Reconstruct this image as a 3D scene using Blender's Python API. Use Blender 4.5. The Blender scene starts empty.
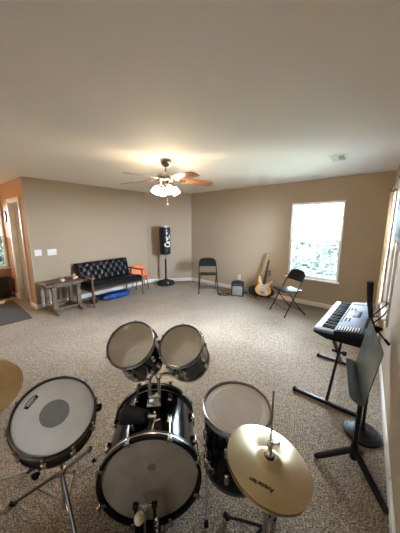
import bpy, bmesh, math, random
from mathutils import Vector, Matrix
random.seed(7)
PI = math.pi
scene = bpy.context.scene
col = scene.collection

# ------------------------------------------------------------------ helpers
def srgb(r, g, b):
    f = lambda c: (c/255/12.92) if c/255 <= 0.04045 else ((c/255+0.055)/1.055)**2.4
    return (f(r), f(g), f(b), 1)

class MB:
    """collects shapes, then becomes ONE mesh object"""
    def __init__(self):
        self.bm = bmesh.new(); self.M = Matrix()
    def _add(self, verts, faces, smooth=True):
        vs = [self.bm.verts.new(self.M @ Vector(v)) for v in verts]
        out = []
        for f in faces:
            try:
                fc = self.bm.faces.new([vs[i] for i in f]); fc.smooth = smooth; out.append(fc)
            except ValueError:
                pass
        return vs, out
    def box(self, c, s, bevel=0.0, rot=None, seg=2):
        t = bmesh.new()
        bmesh.ops.create_cube(t, size=1)
        for v in t.verts: v.co = Vector((v.co.x*s[0], v.co.y*s[1], v.co.z*s[2]))
        if bevel > 0:
            bmesh.ops.bevel(t, geom=t.edges[:], offset=min(bevel, min(s)*0.49), segments=seg, profile=0.5, affect='EDGES')
        R = rot if rot is not None else Matrix()
        t.verts.index_update()
        self._add([Matrix.Translation(c) @ R @ v.co for v in t.verts], [[v.index for v in f.verts] for f in t.faces])
        t.free(); return self
    def lathe(self, prof, n=32, M=None, cap=True, angle=2*PI):
        """profile [(r,z)...] spun about local z"""
        M = M if M is not None else Matrix()
        verts, faces = [], []
        for (r, z) in prof:
            for k in range(n):
                a = angle*k/n
                verts.append(M @ Vector((r*math.cos(a), r*math.sin(a), z)))
        for i in range(len(prof)-1):
            for k in range(n):
                faces.append([i*n+k, i*n+(k+1) % n, (i+1)*n+(k+1) % n, (i+1)*n+k])
        if cap:
            if prof[0][0] > 1e-6: faces.append(list(range(n))[::-1])
            if prof[-1][0] > 1e-6: faces.append([(len(prof)-1)*n+k for k in range(n)])
        self._add(verts, faces); return self
    def cyl(self, p0, p1, r, r2=None, n=14, cap=True):
        p0, p1 = Vector(p0), Vector(p1); d = p1-p0
        M = Matrix.Translation(p0) @ d.to_track_quat('Z', 'Y').to_matrix().to_4x4()
        return self.lathe([(r, 0), (r if r2 is None else r2, d.length)], n, M, cap)
    def tube(self, pts, r, n=10, closed=False, smooth_steps=0):
        pts = [Vector(p) for p in pts]
        if smooth_steps: pts = catmull(pts, smooth_steps, closed)
        N = len(pts); rings = []; up = None
        rr = r if isinstance(r, (list, tuple)) else [r]*N
        if len(rr) != N: rr = [rr[0]+(rr[-1]-rr[0])*i/(N-1) for i in range(N)]
        verts, faces = [], []
        for i, p in enumerate(pts):
            if closed: d = pts[(i+1) % N]-pts[i-1]
            else: d = pts[min(i+1, N-1)]-pts[max(i-1, 0)]
            d.normalize()
            if up is None:
                up = Vector((0, 0, 1)) if abs(d.z) < .9 else Vector((1, 0, 0))
            a = d.cross(up)
            if a.length < 1e-4: a = d.cross(Vector((0.3, 1, 0.2)))
            a.normalize(); b = a.cross(d).normalized(); up = b
            for k in range(n):
                t = 2*PI*k/n
                verts.append(p + a*math.cos(t)*rr[i] + b*math.sin(t)*rr[i])
        for i in range(N if closed else N-1):
            j = (i+1) % N
            for k in range(n):
                faces.append([i*n+k, i*n+(k+1) % n, j*n+(k+1) % n, j*n+k])
        if not closed:
            faces.append(list(range(n))[::-1]); faces.append([(N-1)*n+k for k in range(n)])
        self._add(verts, faces); return self
    def sphere(self, c, r, n=16, m=10, s=(1, 1, 1), rot=None):
        R = rot if rot is not None else Matrix()
        prof = [(math.sin(PI*i/m), -math.cos(PI*i/m)) for i in range(m+1)]
        M = Matrix.Translation(c) @ R @ Matrix.Diagonal((r*s[0], r*s[1], r*s[2], 1))
        prof[0] = (1e-4, -1); prof[-1] = (1e-4, 1)
        return self.lathe(prof, n, M, False)
    def prism(self, outline, h, M=None, bevel=0.0, seg=2):
        """outline in local xy, extruded from z=0 to z=h"""
        t = bmesh.new()
        vs = [t.verts.new((x, y, 0)) for x, y in outline]
        f = t.faces.new(vs)
        r = bmesh.ops.extrude_face_region(t, geom=[f])
        for v in [g for g in r['geom'] if isinstance(g, bmesh.types.BMVert)]: v.co.z = h
        bmesh.ops.recalc_face_normals(t, faces=t.faces[:])
        if bevel > 0:
            ed = [e for e in t.edges if abs(e.verts[0].co.z-e.verts[1].co.z) < 1e-6]
            bmesh.ops.bevel(t, geom=ed, offset=bevel, segments=seg, profile=0.5, affect='EDGES')
        t.verts.index_update()
        M = M if M is not None else Matrix()
        self._add([M @ v.co for v in t.verts], [[v.index for v in f.verts] for f in t.faces])
        t.free(); return self
    def grid(self, nx, ny, fn):
        verts = [fn(i/nx, j/ny) for j in range(ny+1) for i in range(nx+1)]
        faces = [[j*(nx+1)+i, j*(nx+1)+i+1, (j+1)*(nx+1)+i+1, (j+1)*(nx+1)+i] for j in range(ny) for i in range(nx)]
        self._add(verts, faces); return self
    def build(self, name, mat, parent=None, sharp=38, recalc=True):
        if recalc: bmesh.ops.recalc_face_normals(self.bm, faces=self.bm.faces[:])
        lim = math.radians(sharp)
        for e in self.bm.edges:
            if len(e.link_faces) == 2:
                e.smooth = e.calc_face_angle(0) < lim
        me = bpy.data.meshes.new(name); self.bm.to_mesh(me); self.bm.free()
        me.materials.append(mat)
        o = bpy.data.objects.new(name, me); col.objects.link(o)
        if parent is not None: o.parent = parent
        return o

def catmull(P, steps, closed=False):
    out = []; N = len(P)
    for i in range(N if closed else N-1):
        g = (lambda k: P[k % N]) if closed else (lambda k: P[max(0, min(N-1, k))])
        a, b, c, d = g(i-1), g(i), g(i+1), g(i+2)
        for s in range(steps):
            t = s/steps
            out.append(0.5*((2*b)+(c-a)*t+(2*a-5*b+4*c-d)*t*t+(3*b-a-3*c+d)*t**3))
    if not closed: out.append(P[-1])
    return out

def tag(o, label=None, cat=None, group=None, kind=None):
    if label: o['label'] = label
    if cat: o['category'] = cat
    if group: o['group'] = group
    if kind: o['kind'] = kind
    return o

def thing(name, label, cat, loc=(0, 0, 0), rz=0.0, group=None):
    o = bpy.data.objects.new(name, None); col.objects.link(o)
    o.empty_display_size = .1
    o.location = loc; o.rotation_euler = (0, 0, rz)
    return tag(o, label, cat, group)

def frame_from(n, at=(0, 0, 0), xhint=(1, 0, 0)):
    z = Vector(n).normalized(); x = Vector(xhint); x = (x-z*x.dot(z)).normalized(); y = z.cross(x)
    M = Matrix((x, y, z)).transposed().to_4x4(); M.translation = Vector(at); return M

def text_mesh(name, body, size, mat, parent, M, extrude=0.0006, bend=None, shear=0.0, bold=0.0):
    cu = bpy.data.curves.new(name, 'FONT'); cu.body = body; cu.size = size; cu.align_x = 'CENTER'; cu.align_y = 'CENTER'
    cu.extrude = extrude; cu.shear = shear; cu.offset = bold
    t = bpy.data.objects.new('tmp_text', cu); col.objects.link(t)
    dg = bpy.context.evaluated_depsgraph_get(); dg.update()
    me = bpy.data.meshes.new_from_object(t.evaluated_get(dg))
    bpy.data.objects.remove(t); bpy.data.curves.remove(cu)
    for v in me.vertices:
        p = v.co.copy()
        v.co = bend(p) if bend else (M @ p)
    me.materials.clear(); me.materials.append(mat); me.name = name
    o = bpy.data.objects.new(name, me); col.objects.link(o); o.parent = parent
    return o

# ------------------------------------------------------------------ materials
MATS = {}
def mat(name, base, rough=0.5, metal=0.0, spec=0.5, noise=None, bump=None, coat=0.0, emit=None, trans=0.0, sheen=0.0, ior=1.45):
    """noise=(scale, second colour, lo, hi[, stretch]) ; bump=(scale, strength, distance)"""
    m = bpy.data.materials.new(name); m.use_nodes = True; nt = m.node_tree; N = nt.nodes; L = nt.links
    b = N['Principled BSDF']
    b.inputs['Base Color'].default_value = base
    b.inputs['Roughness'].default_value = rough; b.inputs['Metallic'].default_value = metal
    b.inputs['Specular IOR Level'].default_value = spec; b.inputs['Coat Weight'].default_value = coat
    b.inputs['Coat Roughness'].default_value = .06
    b.inputs['Transmission Weight'].default_value = trans; b.inputs['IOR'].default_value = ior
    b.inputs['Sheen Weight'].default_value = sheen
    tc = None
    if noise or bump:
        tc = N.new('ShaderNodeTexCoord')
    if noise:
        mp = N.new('ShaderNodeMapping'); L.new(tc.outputs['Object'], mp.inputs['Vector'])
        if len(noise) > 4: mp.inputs['Scale'].default_value = noise[4]
        nz = N.new('ShaderNodeTexNoise'); nz.inputs['Scale'].default_value = noise[0]; nz.inputs['Detail'].default_value = 4
        L.new(mp.outputs['Vector'], nz.inputs['Vector'])
        rp = N.new('ShaderNodeValToRGB'); rp.color_ramp.elements[0].position = noise[2]; rp.color_ramp.elements[1].position = noise[3]
        rp.color_ramp.elements[0].color = noise[1]; rp.color_ramp.elements[1].color = base
        L.new(nz.outputs['Fac'], rp.inputs['Fac']); L.new(rp.outputs['Color'], b.inputs['Base Color'])
    if bump:
        nb = N.new('ShaderNodeTexNoise'); nb.inputs['Scale'].default_value = bump[0]; nb.inputs['Detail'].default_value = 3
        L.new(tc.outputs['Object'], nb.inputs['Vector'])
        bp = N.new('ShaderNodeBump'); bp.inputs['Strength'].default_value = bump[1]; bp.inputs['Distance'].default_value = bump[2]
        L.new(nb.outputs['Fac'], bp.inputs['Height']); L.new(bp.outputs['Normal'], b.inputs['Normal'])
    if emit:
        b.inputs['Emission Color'].default_value = emit[0]; b.inputs['Emission Strength'].default_value = emit[1]
    MATS[name] = m
    return m

def carpet_mat():
    m = bpy.data.materials.new('carpet'); m.use_nodes = True; nt = m.node_tree; N = nt.nodes; L = nt.links
    b = N['Principled BSDF']; b.inputs['Roughness'].default_value = 1; b.inputs['Specular IOR Level'].default_value = .1
    b.inputs['Sheen Weight'].default_value = .15
    tc = N.new('ShaderNodeTexCoord')
    n1 = N.new('ShaderNodeTexNoise'); n1.inputs['Scale'].default_value = 105; n1.inputs['Detail'].default_value = 5; n1.inputs['Roughness'].default_value = .7
    n2 = N.new('ShaderNodeTexNoise'); n2.inputs['Scale'].default_value = 2.2; n2.inputs['Detail'].default_value = 3
    L.new(tc.outputs['Object'], n1.inputs['Vector']); L.new(tc.outputs['Object'], n2.inputs['Vector'])
    r1 = N.new('ShaderNodeValToRGB'); e = r1.color_ramp.elements
    e[0].position = .36; e[0].color = srgb(62, 54, 47); e[1].position = .64; e[1].color = srgb(226, 209, 184)
    mid = r1.color_ramp.elements.new(.5); mid.color = srgb(150, 134, 112)
    L.new(n1.outputs['Fac'], r1.inputs['Fac'])
    r2 = N.new('ShaderNodeValToRGB'); e = r2.color_ramp.elements
    e[0].position = .3; e[0].color = (.82, .80, .78, 1); e[1].position = .65; e[1].color = (1, 1, 1, 1)
    L.new(n2.outputs['Fac'], r2.inputs['Fac'])
    n3 = N.new('ShaderNodeTexNoise'); n3.inputs['Scale'].default_value = 26; n3.inputs['Detail'].default_value = 4; n3.inputs['Roughness'].default_value = .65
    L.new(tc.outputs['Object'], n3.inputs['Vector'])
    r3 = N.new('ShaderNodeValToRGB'); e = r3.color_ramp.elements
    e[0].position = .36; e[0].color = (.66, .64, .62, 1); e[1].position = .6; e[1].color = (1.0, 1.0, 1.0, 1)
    L.new(n3.outputs['Fac'], r3.inputs['Fac'])
    mx = N.new('ShaderNodeMixRGB'); mx.blend_type = 'MULTIPLY'; mx.inputs['Fac'].default_value = 1
    L.new(r1.outputs['Color'], mx.inputs['Color1']); L.new(r2.outputs['Color'], mx.inputs['Color2'])
    m3 = N.new('ShaderNodeMixRGB'); m3.blend_type = 'MULTIPLY'; m3.inputs['Fac'].default_value = 1
    L.new(mx.outputs['Color'], m3.inputs['Color1']); L.new(r3.outputs['Color'], m3.inputs['Color2'])
    L.new(m3.outputs['Color'], b.inputs['Base Color'])
    bp = N.new('ShaderNodeBump'); bp.inputs['Strength'].default_value = .7; bp.inputs['Distance'].default_value = .012
    L.new(n1.outputs['Fac'], bp.inputs['Height']); L.new(bp.outputs['Normal'], b.inputs['Normal'])
    return m

def rings_mat(name, c1, c2, scale, rough, metal=1.0):
    """turned metal with concentric lathe grooves about the object's own axis"""
    m = bpy.data.materials.new(name); m.use_nodes = True; nt = m.node_tree; N = nt.nodes; L = nt.links
    b = N['Principled BSDF']; b.inputs['Roughness'].default_value = rough; b.inputs['Metallic'].default_value = metal
    tc = N.new('ShaderNodeTexCoord')
    w = N.new('ShaderNodeTexWave'); w.wave_type = 'RINGS'; w.rings_direction = 'Z'; w.inputs['Scale'].default_value = scale
    w.inputs['Distortion'].default_value = 3.0; w.inputs['Detail'].default_value = 3
    L.new(tc.outputs['Object'], w.inputs['Vector'])
    nz = N.new('ShaderNodeTexNoise'); nz.inputs['Scale'].default_value = 9; L.new(tc.outputs['Object'], nz.inputs['Vector'])
    ad = N.new('ShaderNodeMath'); ad.operation = 'MULTIPLY_ADD'; ad.inputs[1].default_value = .5
    L.new(w.outputs['Fac'], ad.inputs[0])
    ml = N.new('ShaderNodeMath'); ml.operation = 'MULTIPLY'; ml.inputs[1].default_value = .6; L.new(nz.outputs['Fac'], ml.inputs[0]); L.new(ml.outputs[0], ad.inputs[2])
    rp = N.new('ShaderNodeValToRGB'); rp.color_ramp.elements[0].color = c1; rp.color_ramp.elements[1].color = c2
    rp.color_ramp.elements[0].position = .2; rp.color_ramp.elements[1].position = .8
    L.new(ad.outputs[0], rp.inputs['Fac']); L.new(rp.outputs['Color'], b.inputs['Base Color'])
    b.inputs['Anisotropic'].default_value = .82
    tg = N.new('ShaderNodeTangent'); tg.direction_type = 'RADIAL'; tg.axis = 'Z'; L.new(tg.outputs[0], b.inputs['Tangent'])
    return m

def glass_mat():
    m = bpy.data.materials.new('window_glass'); m.use_nodes = True; nt = m.node_tree; N = nt.nodes; L = nt.links
    N.remove(N['Principled BSDF'])
    t = N.new('ShaderNodeBsdfTransparent'); t.inputs['Color'].default_value = (.93, .95, .94, 1)
    g = N.new('ShaderNodeBsdfGlossy'); g.inputs['Roughness'].default_value = .02
    fr = N.new('ShaderNodeFresnel'); fr.inputs['IOR'].default_value = 1.45
    mx = N.new('ShaderNodeMixShader'); L.new(fr.outputs[0], mx.inputs[0]); L.new(t.outputs[0], mx.inputs[1]); L.new(g.outputs[0], mx.inputs[2])
    L.new(mx.outputs[0], N['Material Output'].inputs['Surface'])
    return m

def screen_mat():
    m = bpy.data.materials.new('insect_screen'); m.use_nodes = True; nt = m.node_tree; N = nt.nodes; L = nt.links
    N.remove(N['Principled BSDF'])
    t = N.new('ShaderNodeBsdfTransparent'); d = N.new('ShaderNodeBsdfDiffuse'); d.inputs['Color'].default_value = (.12, .13, .13, 1)
    mx = N.new('ShaderNodeMixShader'); mx.inputs[0].default_value = .42
    L.new(t.outputs[0], mx.inputs[1]); L.new(d.outputs[0], mx.inputs[2]); L.new(mx.outputs[0], N['Material Output'].inputs['Surface'])
    return m

WALL = mat('wall_paint', srgb(173, 155, 132), .75, spec=.25, bump=(140, .12, .004))
WALLWARM = mat('warm_lit_paint', srgb(186, 150, 120), .7, spec=.25, bump=(140, .12, .004))  # wall paint with the hall's orange light mixed into its colour
CEIL = mat('ceiling_paint', srgb(238, 235, 230), .9, spec=.1, bump=(60, .25, .006))
WHITE = mat('white_trim', srgb(236, 232, 224), .4, noise=(3, srgb(226, 221, 212), .3, .6))
VINYL = mat('white_vinyl', srgb(250, 250, 248), .35, noise=(4, srgb(244, 245, 244), .3, .6))
DOORP = mat('door_paint', srgb(178, 178, 164), .35, noise=(5, srgb(168, 168, 154), .3, .6))
CARPET = carpet_mat()
GLASS = glass_mat()
SOFT = glass_mat(); SOFT.name = 'daylight_dimming_glass'; SOFT.node_tree.nodes['Transparent BSDF'].inputs['Color'].default_value = (.80, .82, .84, 1)  # pane colour darkened to cut the incoming daylight
DIMFILL = glass_mat(); DIMFILL.name = 'fill_dimming_glass'; DIMFILL.node_tree.nodes['Transparent BSDF'].inputs['Color'].default_value = (.13, .131, .13, 1)  # nearly opaque pane, throttles the light of the added window
DIMHALL = glass_mat(); DIMHALL.name = 'hall_dimming_glass'; DIMHALL.node_tree.nodes['Transparent BSDF'].inputs['Color'].default_value = (.36, .37, .36, 1)  # pane darkened to hold daylight back from the hall door wall
SCREEN = screen_mat()
BLACK = mat('black_metal', srgb(18, 17, 18), .4, spec=.32, noise=(30, srgb(15, 14, 15), .3, .7))
BLACKM = mat('black_matte', srgb(24, 23, 24), .75, noise=(40, srgb(15, 14, 15), .3, .7))
RUBBER = mat('black_rubber', srgb(16, 16, 16), .8, spec=.3, noise=(50, srgb(11, 11, 11), .3, .7))
CHROME = mat('chrome', (.75, .74, .72, 1), .16, metal=1, noise=(20, (.6, .59, .57, 1), .3, .7))
STEEL = mat('brushed_steel', (.42, .41, .40, 1), .32, metal=1, noise=(25, (.3, .29, .28, 1), .3, .7))
DSTEEL = mat('dark_steel', (.16, .15, .14, 1), .3, metal=1, noise=(25, (.11, .10, .10, 1), .3, .7))
SHELL = mat('black_lacquer', srgb(8, 7, 8), .14, spec=.2, coat=.08, noise=(6, srgb(9, 9, 10), .3, .7))
HOOPB = mat('black_hoop', srgb(14, 13, 13), .4, spec=.3, coat=.05, noise=(12, srgb(12, 12, 12), .3, .7))
def head_mat(name, a, b_, rough=.55):
    return mat(name, a, rough, spec=.35, noise=(9, b_, .25, .62), bump=(300, .05, .001))
HEADK = head_mat('worn_bass_head', srgb(164, 152, 132), srgb(142, 130, 110))
HEADS = head_mat('coated_snare_head', srgb(238, 234, 228), srgb(226, 221, 214))
HEADT = head_mat('tom_head', srgb(226, 212, 188), srgb(206, 190, 162), .35)
def clear_head():
    m = bpy.data.materials.new('hazy_clear_head'); m.use_nodes = True; nt = m.node_tree; N = nt.nodes; L = nt.links
    b = N['Principled BSDF']; b.inputs['Roughness'].default_value = .22
    tc = N.new('ShaderNodeTexCoord'); nz = N.new('ShaderNodeTexNoise'); nz.inputs['Scale'].default_value = 7; L.new(tc.outputs['Object'], nz.inputs['Vector'])
    rp = N.new('ShaderNodeValToRGB'); rp.color_ramp.elements[0].color = srgb(224, 208, 182); rp.color_ramp.elements[1].color = srgb(244, 232, 208)
    L.new(nz.outputs['Fac'], rp.inputs['Fac']); L.new(rp.outputs['Color'], b.inputs['Base Color'])
    t = N.new('ShaderNodeBsdfTransparent'); t.inputs['Color'].default_value = (.97, .95, .92, 1)
    mx = N.new('ShaderNodeMixShader'); mx.inputs[0].default_value = .52
    L.new(t.outputs[0], mx.inputs[1]); L.new(b.outputs[0], mx.inputs[2]); L.new(mx.outputs[0], N['Material Output'].inputs['Surface'])
    return m
def translucent_head():
    m = bpy.data.materials.new('translucent_head'); m.use_nodes = True; nt = m.node_tree; N = nt.nodes; L = nt.links
    N.remove(N['Principled BSDF'])
    tc = N.new('ShaderNodeTexCoord'); nz = N.new('ShaderNodeTexNoise'); nz.inputs['Scale'].default_value = 9; L.new(tc.outputs['Object'], nz.inputs['Vector'])
    rp = N.new('ShaderNodeValToRGB'); rp.color_ramp.elements[0].color = srgb(214, 198, 170); rp.color_ramp.elements[1].color = srgb(226, 212, 186)
    L.new(nz.outputs['Fac'], rp.inputs['Fac'])
    d = N.new('ShaderNodeBsdfDiffuse'); t = N.new('ShaderNodeBsdfTranslucent'); mx = N.new('ShaderNodeMixShader'); mx.inputs[0].default_value = .5
    L.new(rp.outputs['Color'], d.inputs['Color']); L.new(rp.outputs['Color'], t.inputs['Color'])
    L.new(d.outputs[0], mx.inputs[1]); L.new(t.outputs[0], mx.inputs[2]); L.new(mx.outputs[0], N['Material Output'].inputs['Surface'])
    return m
CLEARH = clear_head(); RESO = translucent_head()
INNER = mat('shell_inner_wood', srgb(196, 172, 140), .6, noise=(6, srgb(172, 146, 114), .3, .7, (1, 1, 8)))
HEADF = head_mat('coated_floor_tom_head', srgb(222, 217, 210), srgb(208, 202, 194))
DOT = mat('grey_dot', srgb(150, 150, 148), .5, noise=(20, srgb(140, 140, 138), .3, .7))
PATCH = mat('kick_patch', srgb(128, 116, 98), .6, noise=(20, srgb(110, 98, 82), .3, .7))
BRASS = rings_mat('cymbal_bronze', (.50, .40, .25, 1), (.70, .59, .40, 1), 60, .33)
BRASSD = rings_mat('cymbal_bronze_dark', (.40, .26, .12, 1), (.68, .50, .27, 1), 44, .36)
LOGO = mat('dark_ink', srgb(30, 26, 22), .6, noise=(40, srgb(24, 20, 17), .3, .7))
FELT = mat('pale_felt', srgb(232, 216, 190), .95, sheen=.3, noise=(30, srgb(210, 190, 160), .3, .7), bump=(90, .4, .004))
LEATHER = mat('black_leather', srgb(20, 18, 18), .36, spec=.35, noise=(15, srgb(16, 15, 15), .3, .7), bump=(180, .12, .002))
WOODS = mat('sofa_wood', srgb(122, 92, 66), .45, noise=(6, srgb(86, 62, 44), .3, .65, (1, 1, 14)))
RUSTIC = mat('weathered_wood', srgb(128, 112, 92), .65, noise=(7, srgb(78, 66, 54), .3, .68, (2, 14, 2)), bump=(40, .3, .004))
WOODF = mat('fan_blade_wood', srgb(186, 124, 74), .28, coat=.3, noise=(6, srgb(140, 84, 46), .3, .65, (2, 12, 2)))
NICKEL = mat('fan_pewter', (.5, .46, .41, 1), .25, metal=1, noise=(18, (.24, .21, .18, 1), .3, .7))
SHADE = mat('frosted_lit_glass', srgb(255, 246, 230), .5, emit=((1, .84, .64, 1), 10), noise=(8, srgb(250, 240, 222), .3, .7))
def see_through(m, fac):
    nt = m.node_tree; N = nt.nodes; L = nt.links
    t = N.new('ShaderNodeBsdfTransparent'); mx = N.new('ShaderNodeMixShader'); mx.inputs[0].default_value = fac
    L.new(N['Principled BSDF'].outputs[0], mx.inputs[1]); L.new(t.outputs[0], mx.inputs[2]); L.new(mx.outputs[0], N['Material Output'].inputs['Surface'])
see_through(SHADE, .25)
BULB = mat('lit_bulb', srgb(255, 250, 240), .5, emit=((1, .84, .64, 1), 105), noise=(8, srgb(250, 244, 232), .3, .7))
ORANGE = mat('orange_plastic', srgb(244, 124, 62), .45, noise=(12, srgb(230, 106, 50), .3, .7))
BLUE = mat('blue_nylon', srgb(22, 72, 142), .5, noise=(14, srgb(12, 40, 92), .35, .65), bump=(30, .4, .01))
WHITEP = mat('white_plastic', srgb(236, 234, 228), .4, noise=(12, srgb(228, 226, 220), .3, .7))
IVORY = mat('white_keys', srgb(206, 198, 184), .45, noise=(12, srgb(196, 188, 174), .3, .7))
KEYB = mat('black_keys', srgb(10, 10, 11), .6, spec=.2, noise=(20, srgb(7, 7, 8), .3, .7))
SILVER = mat('silver_panel', srgb(132, 146, 168), .5, noise=(12, srgb(120, 134, 156), .3, .7))
DARKSCR = mat('dark_display', srgb(32, 38, 46), .5, spec=.25, noise=(12, srgb(26, 30, 38), .3, .7))
GREYDESK = mat('grey_desk_metal', srgb(88, 93, 90), .42, metal=.1, noise=(30, srgb(76, 80, 78), .3, .7))
MAPLE = mat('guitar_flame_maple', srgb(240, 206, 140), .25, coat=.5, noise=(7, srgb(226, 164, 84), .36, .66, (1, 1, 5)))
NECKW = mat('guitar_neck_maple', srgb(176, 134, 88), .35, noise=(8, srgb(140, 100, 62), .3, .7, (6, 6, 1)))
FRETB = mat('rosewood', srgb(62, 42, 32), .45, noise=(18, srgb(44, 29, 22), .3, .7, (1, 1, 6)))
GRILLE = mat('amp_grille_cloth', srgb(150, 146, 140), .8, noise=(160, srgb(92, 88, 84), .4, .6))
TOLEX = mat('amp_tolex', srgb(20, 19, 19), .7, bump=(220, .4, .002), noise=(60, srgb(14, 13, 13), .3, .7))
NYLON = mat('black_nylon', srgb(18, 18, 19), .8, sheen=.2, noise=(18, srgb(11, 11, 12), .3, .7), bump=(26, .5, .012))
CREAM = translucent_head(); CREAM.name = 'cream_sheer_curtain'
for e_, c_ in zip([n for n in CREAM.node_tree.nodes if n.type == 'VALTORGB'][0].color_ramp.elements, (srgb(226, 208, 176), srgb(240, 226, 200))): e_.color = c_
BRONZE = mat('curtain_rod_bronze', (.20, .13, .07, 1), .4, metal=1, noise=(14, (.14, .09, .05, 1), .3, .7))
RUGM = mat('grey_rug', srgb(70, 64, 58), .95, sheen=.1, noise=(60, srgb(44, 40, 36), .35, .65), bump=(150, .6, .006))
DARKW = mat('dark_wood', srgb(52, 40, 34), .4, noise=(6, srgb(34, 26, 22), .3, .65, (1, 12, 1)))
PAPER = mat('white_paper', srgb(240, 240, 238), .7, noise=(12, srgb(230, 230, 228), .3, .7))
PINK = mat('pink_white_ceramic', srgb(232, 196, 190), .4, noise=(22, srgb(214, 120, 112), .36, .5))
TERRA = mat('brown_clay', srgb(128, 78, 54), .55, noise=(22, srgb(96, 56, 38), .3, .7))
LEAF = mat('leaf_green', srgb(92, 104, 78), .6, noise=(1.2, srgb(66, 80, 56), .35, .65))
LEAFD = mat('leaf_dark', srgb(84, 96, 76), .6, noise=(1.2, srgb(60, 72, 54), .35, .65))
BARK = mat('bark', srgb(104, 90, 74), .9, noise=(8, srgb(66, 56, 46), .3, .7, (3, 3, .6)))
LAWN = mat('lawn_grass', srgb(92, 94, 78), .95, noise=(20, srgb(74, 76, 60), .3, .7))
BAGB = mat('bag_vinyl', srgb(17, 16, 17), .4, noise=(14, srgb(11, 11, 11), .3, .7))

# ------------------------------------------------------------------ room shell
HT = 2.44
A = Vector((-3.13, 4.41, 0)); M_ = Vector((-1.45, 6.55, 0)); B = Vector((-.24, 6.82, 0)); C_ = Vector((3.05, 3.92, 0))
rd = Vector((1.025-3.05, 1.011-3.92, 0)).normalized()
E_ = C_ + rd*6.2
F_ = Vector((-6.5, 3.01, 0)); H_ = Vector((-4.31, 5.37, 0))
WT = .12

class Wall:
    """frame of one wall seen from inside: u along a->b, local -Y into the room"""
    def __init__(self, a, b):
        self.a, self.b = a, b; d = b-a; self.len = d.length; self.d = d.normalized(); self.n = Vector((self.d.y, -self.d.x, 0))
        self.rz = math.atan2(self.d.y, self.d.x)
    def p(self, u, v=0, z=0): return self.a + self.d*u + self.n*v + Vector((0, 0, z))
    def M(self, u=0, v=0, z=0): return Matrix.Translation(self.p(u, v, z)) @ Matrix.Rotation(self.rz, 4, 'Z')

WL = Wall(A, M_); WCH = Wall(M_, B); WB = Wall(B, C_); WR = Wall(C_, E_); WN = Wall(E_, F_); WW = Wall(F_, H_); WD = Wall(H_, A)

def wall(name, w, m, holes=(), ext=(0, 0)):
    """wall slab with rectangular holes (u0,u1,z0,z1), thickness outward"""
    mb = MB(); mb.M = w.M()
    us = sorted({-ext[0], w.len+ext[1], *[h[0] for h in holes], *[h[1] for h in holes]})
    for i in range(len(us)-1):
        u0, u1 = us[i], us[i+1]; cuts = [(0, HT)]
        for h in holes:
            if h[0] <= u0+1e-6 and h[1] >= u1-1e-6: cuts = [(0, h[2]), (h[3], HT)]
        for z0, z1 in cuts:
            if z1-z0 > 1e-4: mb.box(((u0+u1)/2, WT/2, (z0+z1)/2), (u1-u0, WT, z1-z0))
    return tag(mb.build(name, m), kind='structure')

W1 = (2.785, 3.735, .55, 2.03)          # window in the long tan wall
W2 = (1.17, 1.80, .62, 2.03)            # window in the right wall
W3 = (WW.len-.46, WW.len-.03, .66, 2.05)   # hall window
DO = (WD.len-1.03, WD.len-.33, 0, 2.05)     # hall door opening
wall('wall_left', WL, WALL)
wall('wall_corner', WCH, WALL)
wall('wall_back', WB, WALL, [W1], (0, .1))
wall('wall_right', WR, WALL, [W2])
WFILL = (.25, 1.2, .85, 2.05)                # unseen window, added to light the room from behind the camera
wall('wall_near', WN, WALL, [WFILL])
wall('wall_hall_far', WW, WALLWARM, [W3])
wall('wall_hall', WD, WALLWARM, [DO], (0, -.004))

def slab(name, m, z0, z1):
    mb = MB()
    ws = [WL, WCH, WB, WR, WN, WW, WD]
    o = [w.a-(w.n+ws[i-1].n)*.10 for i, w in enumerate(ws)]
    mb.prism([(p.x, p.y) for p in o], z1-z0, Matrix.Translation((0, 0, z0)))
    return tag(mb.build(name, m), kind='structure')
slab('floor', CARPET, -.1, 0)
slab('ceiling', CEIL, HT, HT+.1)

def baseboard(name, w, spans):
    mb = MB(); mb.M = w.M()
    for u0, u1 in spans:
        mb.box(((u0+u1)/2, -.007, .042), (u1-u0, .014, .084), .003)
        mb.box(((u0+u1)/2, -.005, .088), (u1-u0, .010, .012), .003)
    tag(mb.build(name, WHITE), kind='structure')
baseboard('baseboard_left', WL, [(0, WL.len)])
baseboard('baseboard_corner', WCH, [(0, WCH.len)])
baseboard('baseboard_back', WB, [(0, WB.len)])
baseboard('baseboard_right', WR, [(0.01, 3.29), (3.30, WR.len)])
baseboard('baseboard_hall', WD, [(0, DO[0]-.07), (DO[1]+.07, WD.len+.012)])
baseboard('baseboard_hall_far', WW, [(0, WW.len)])

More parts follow.
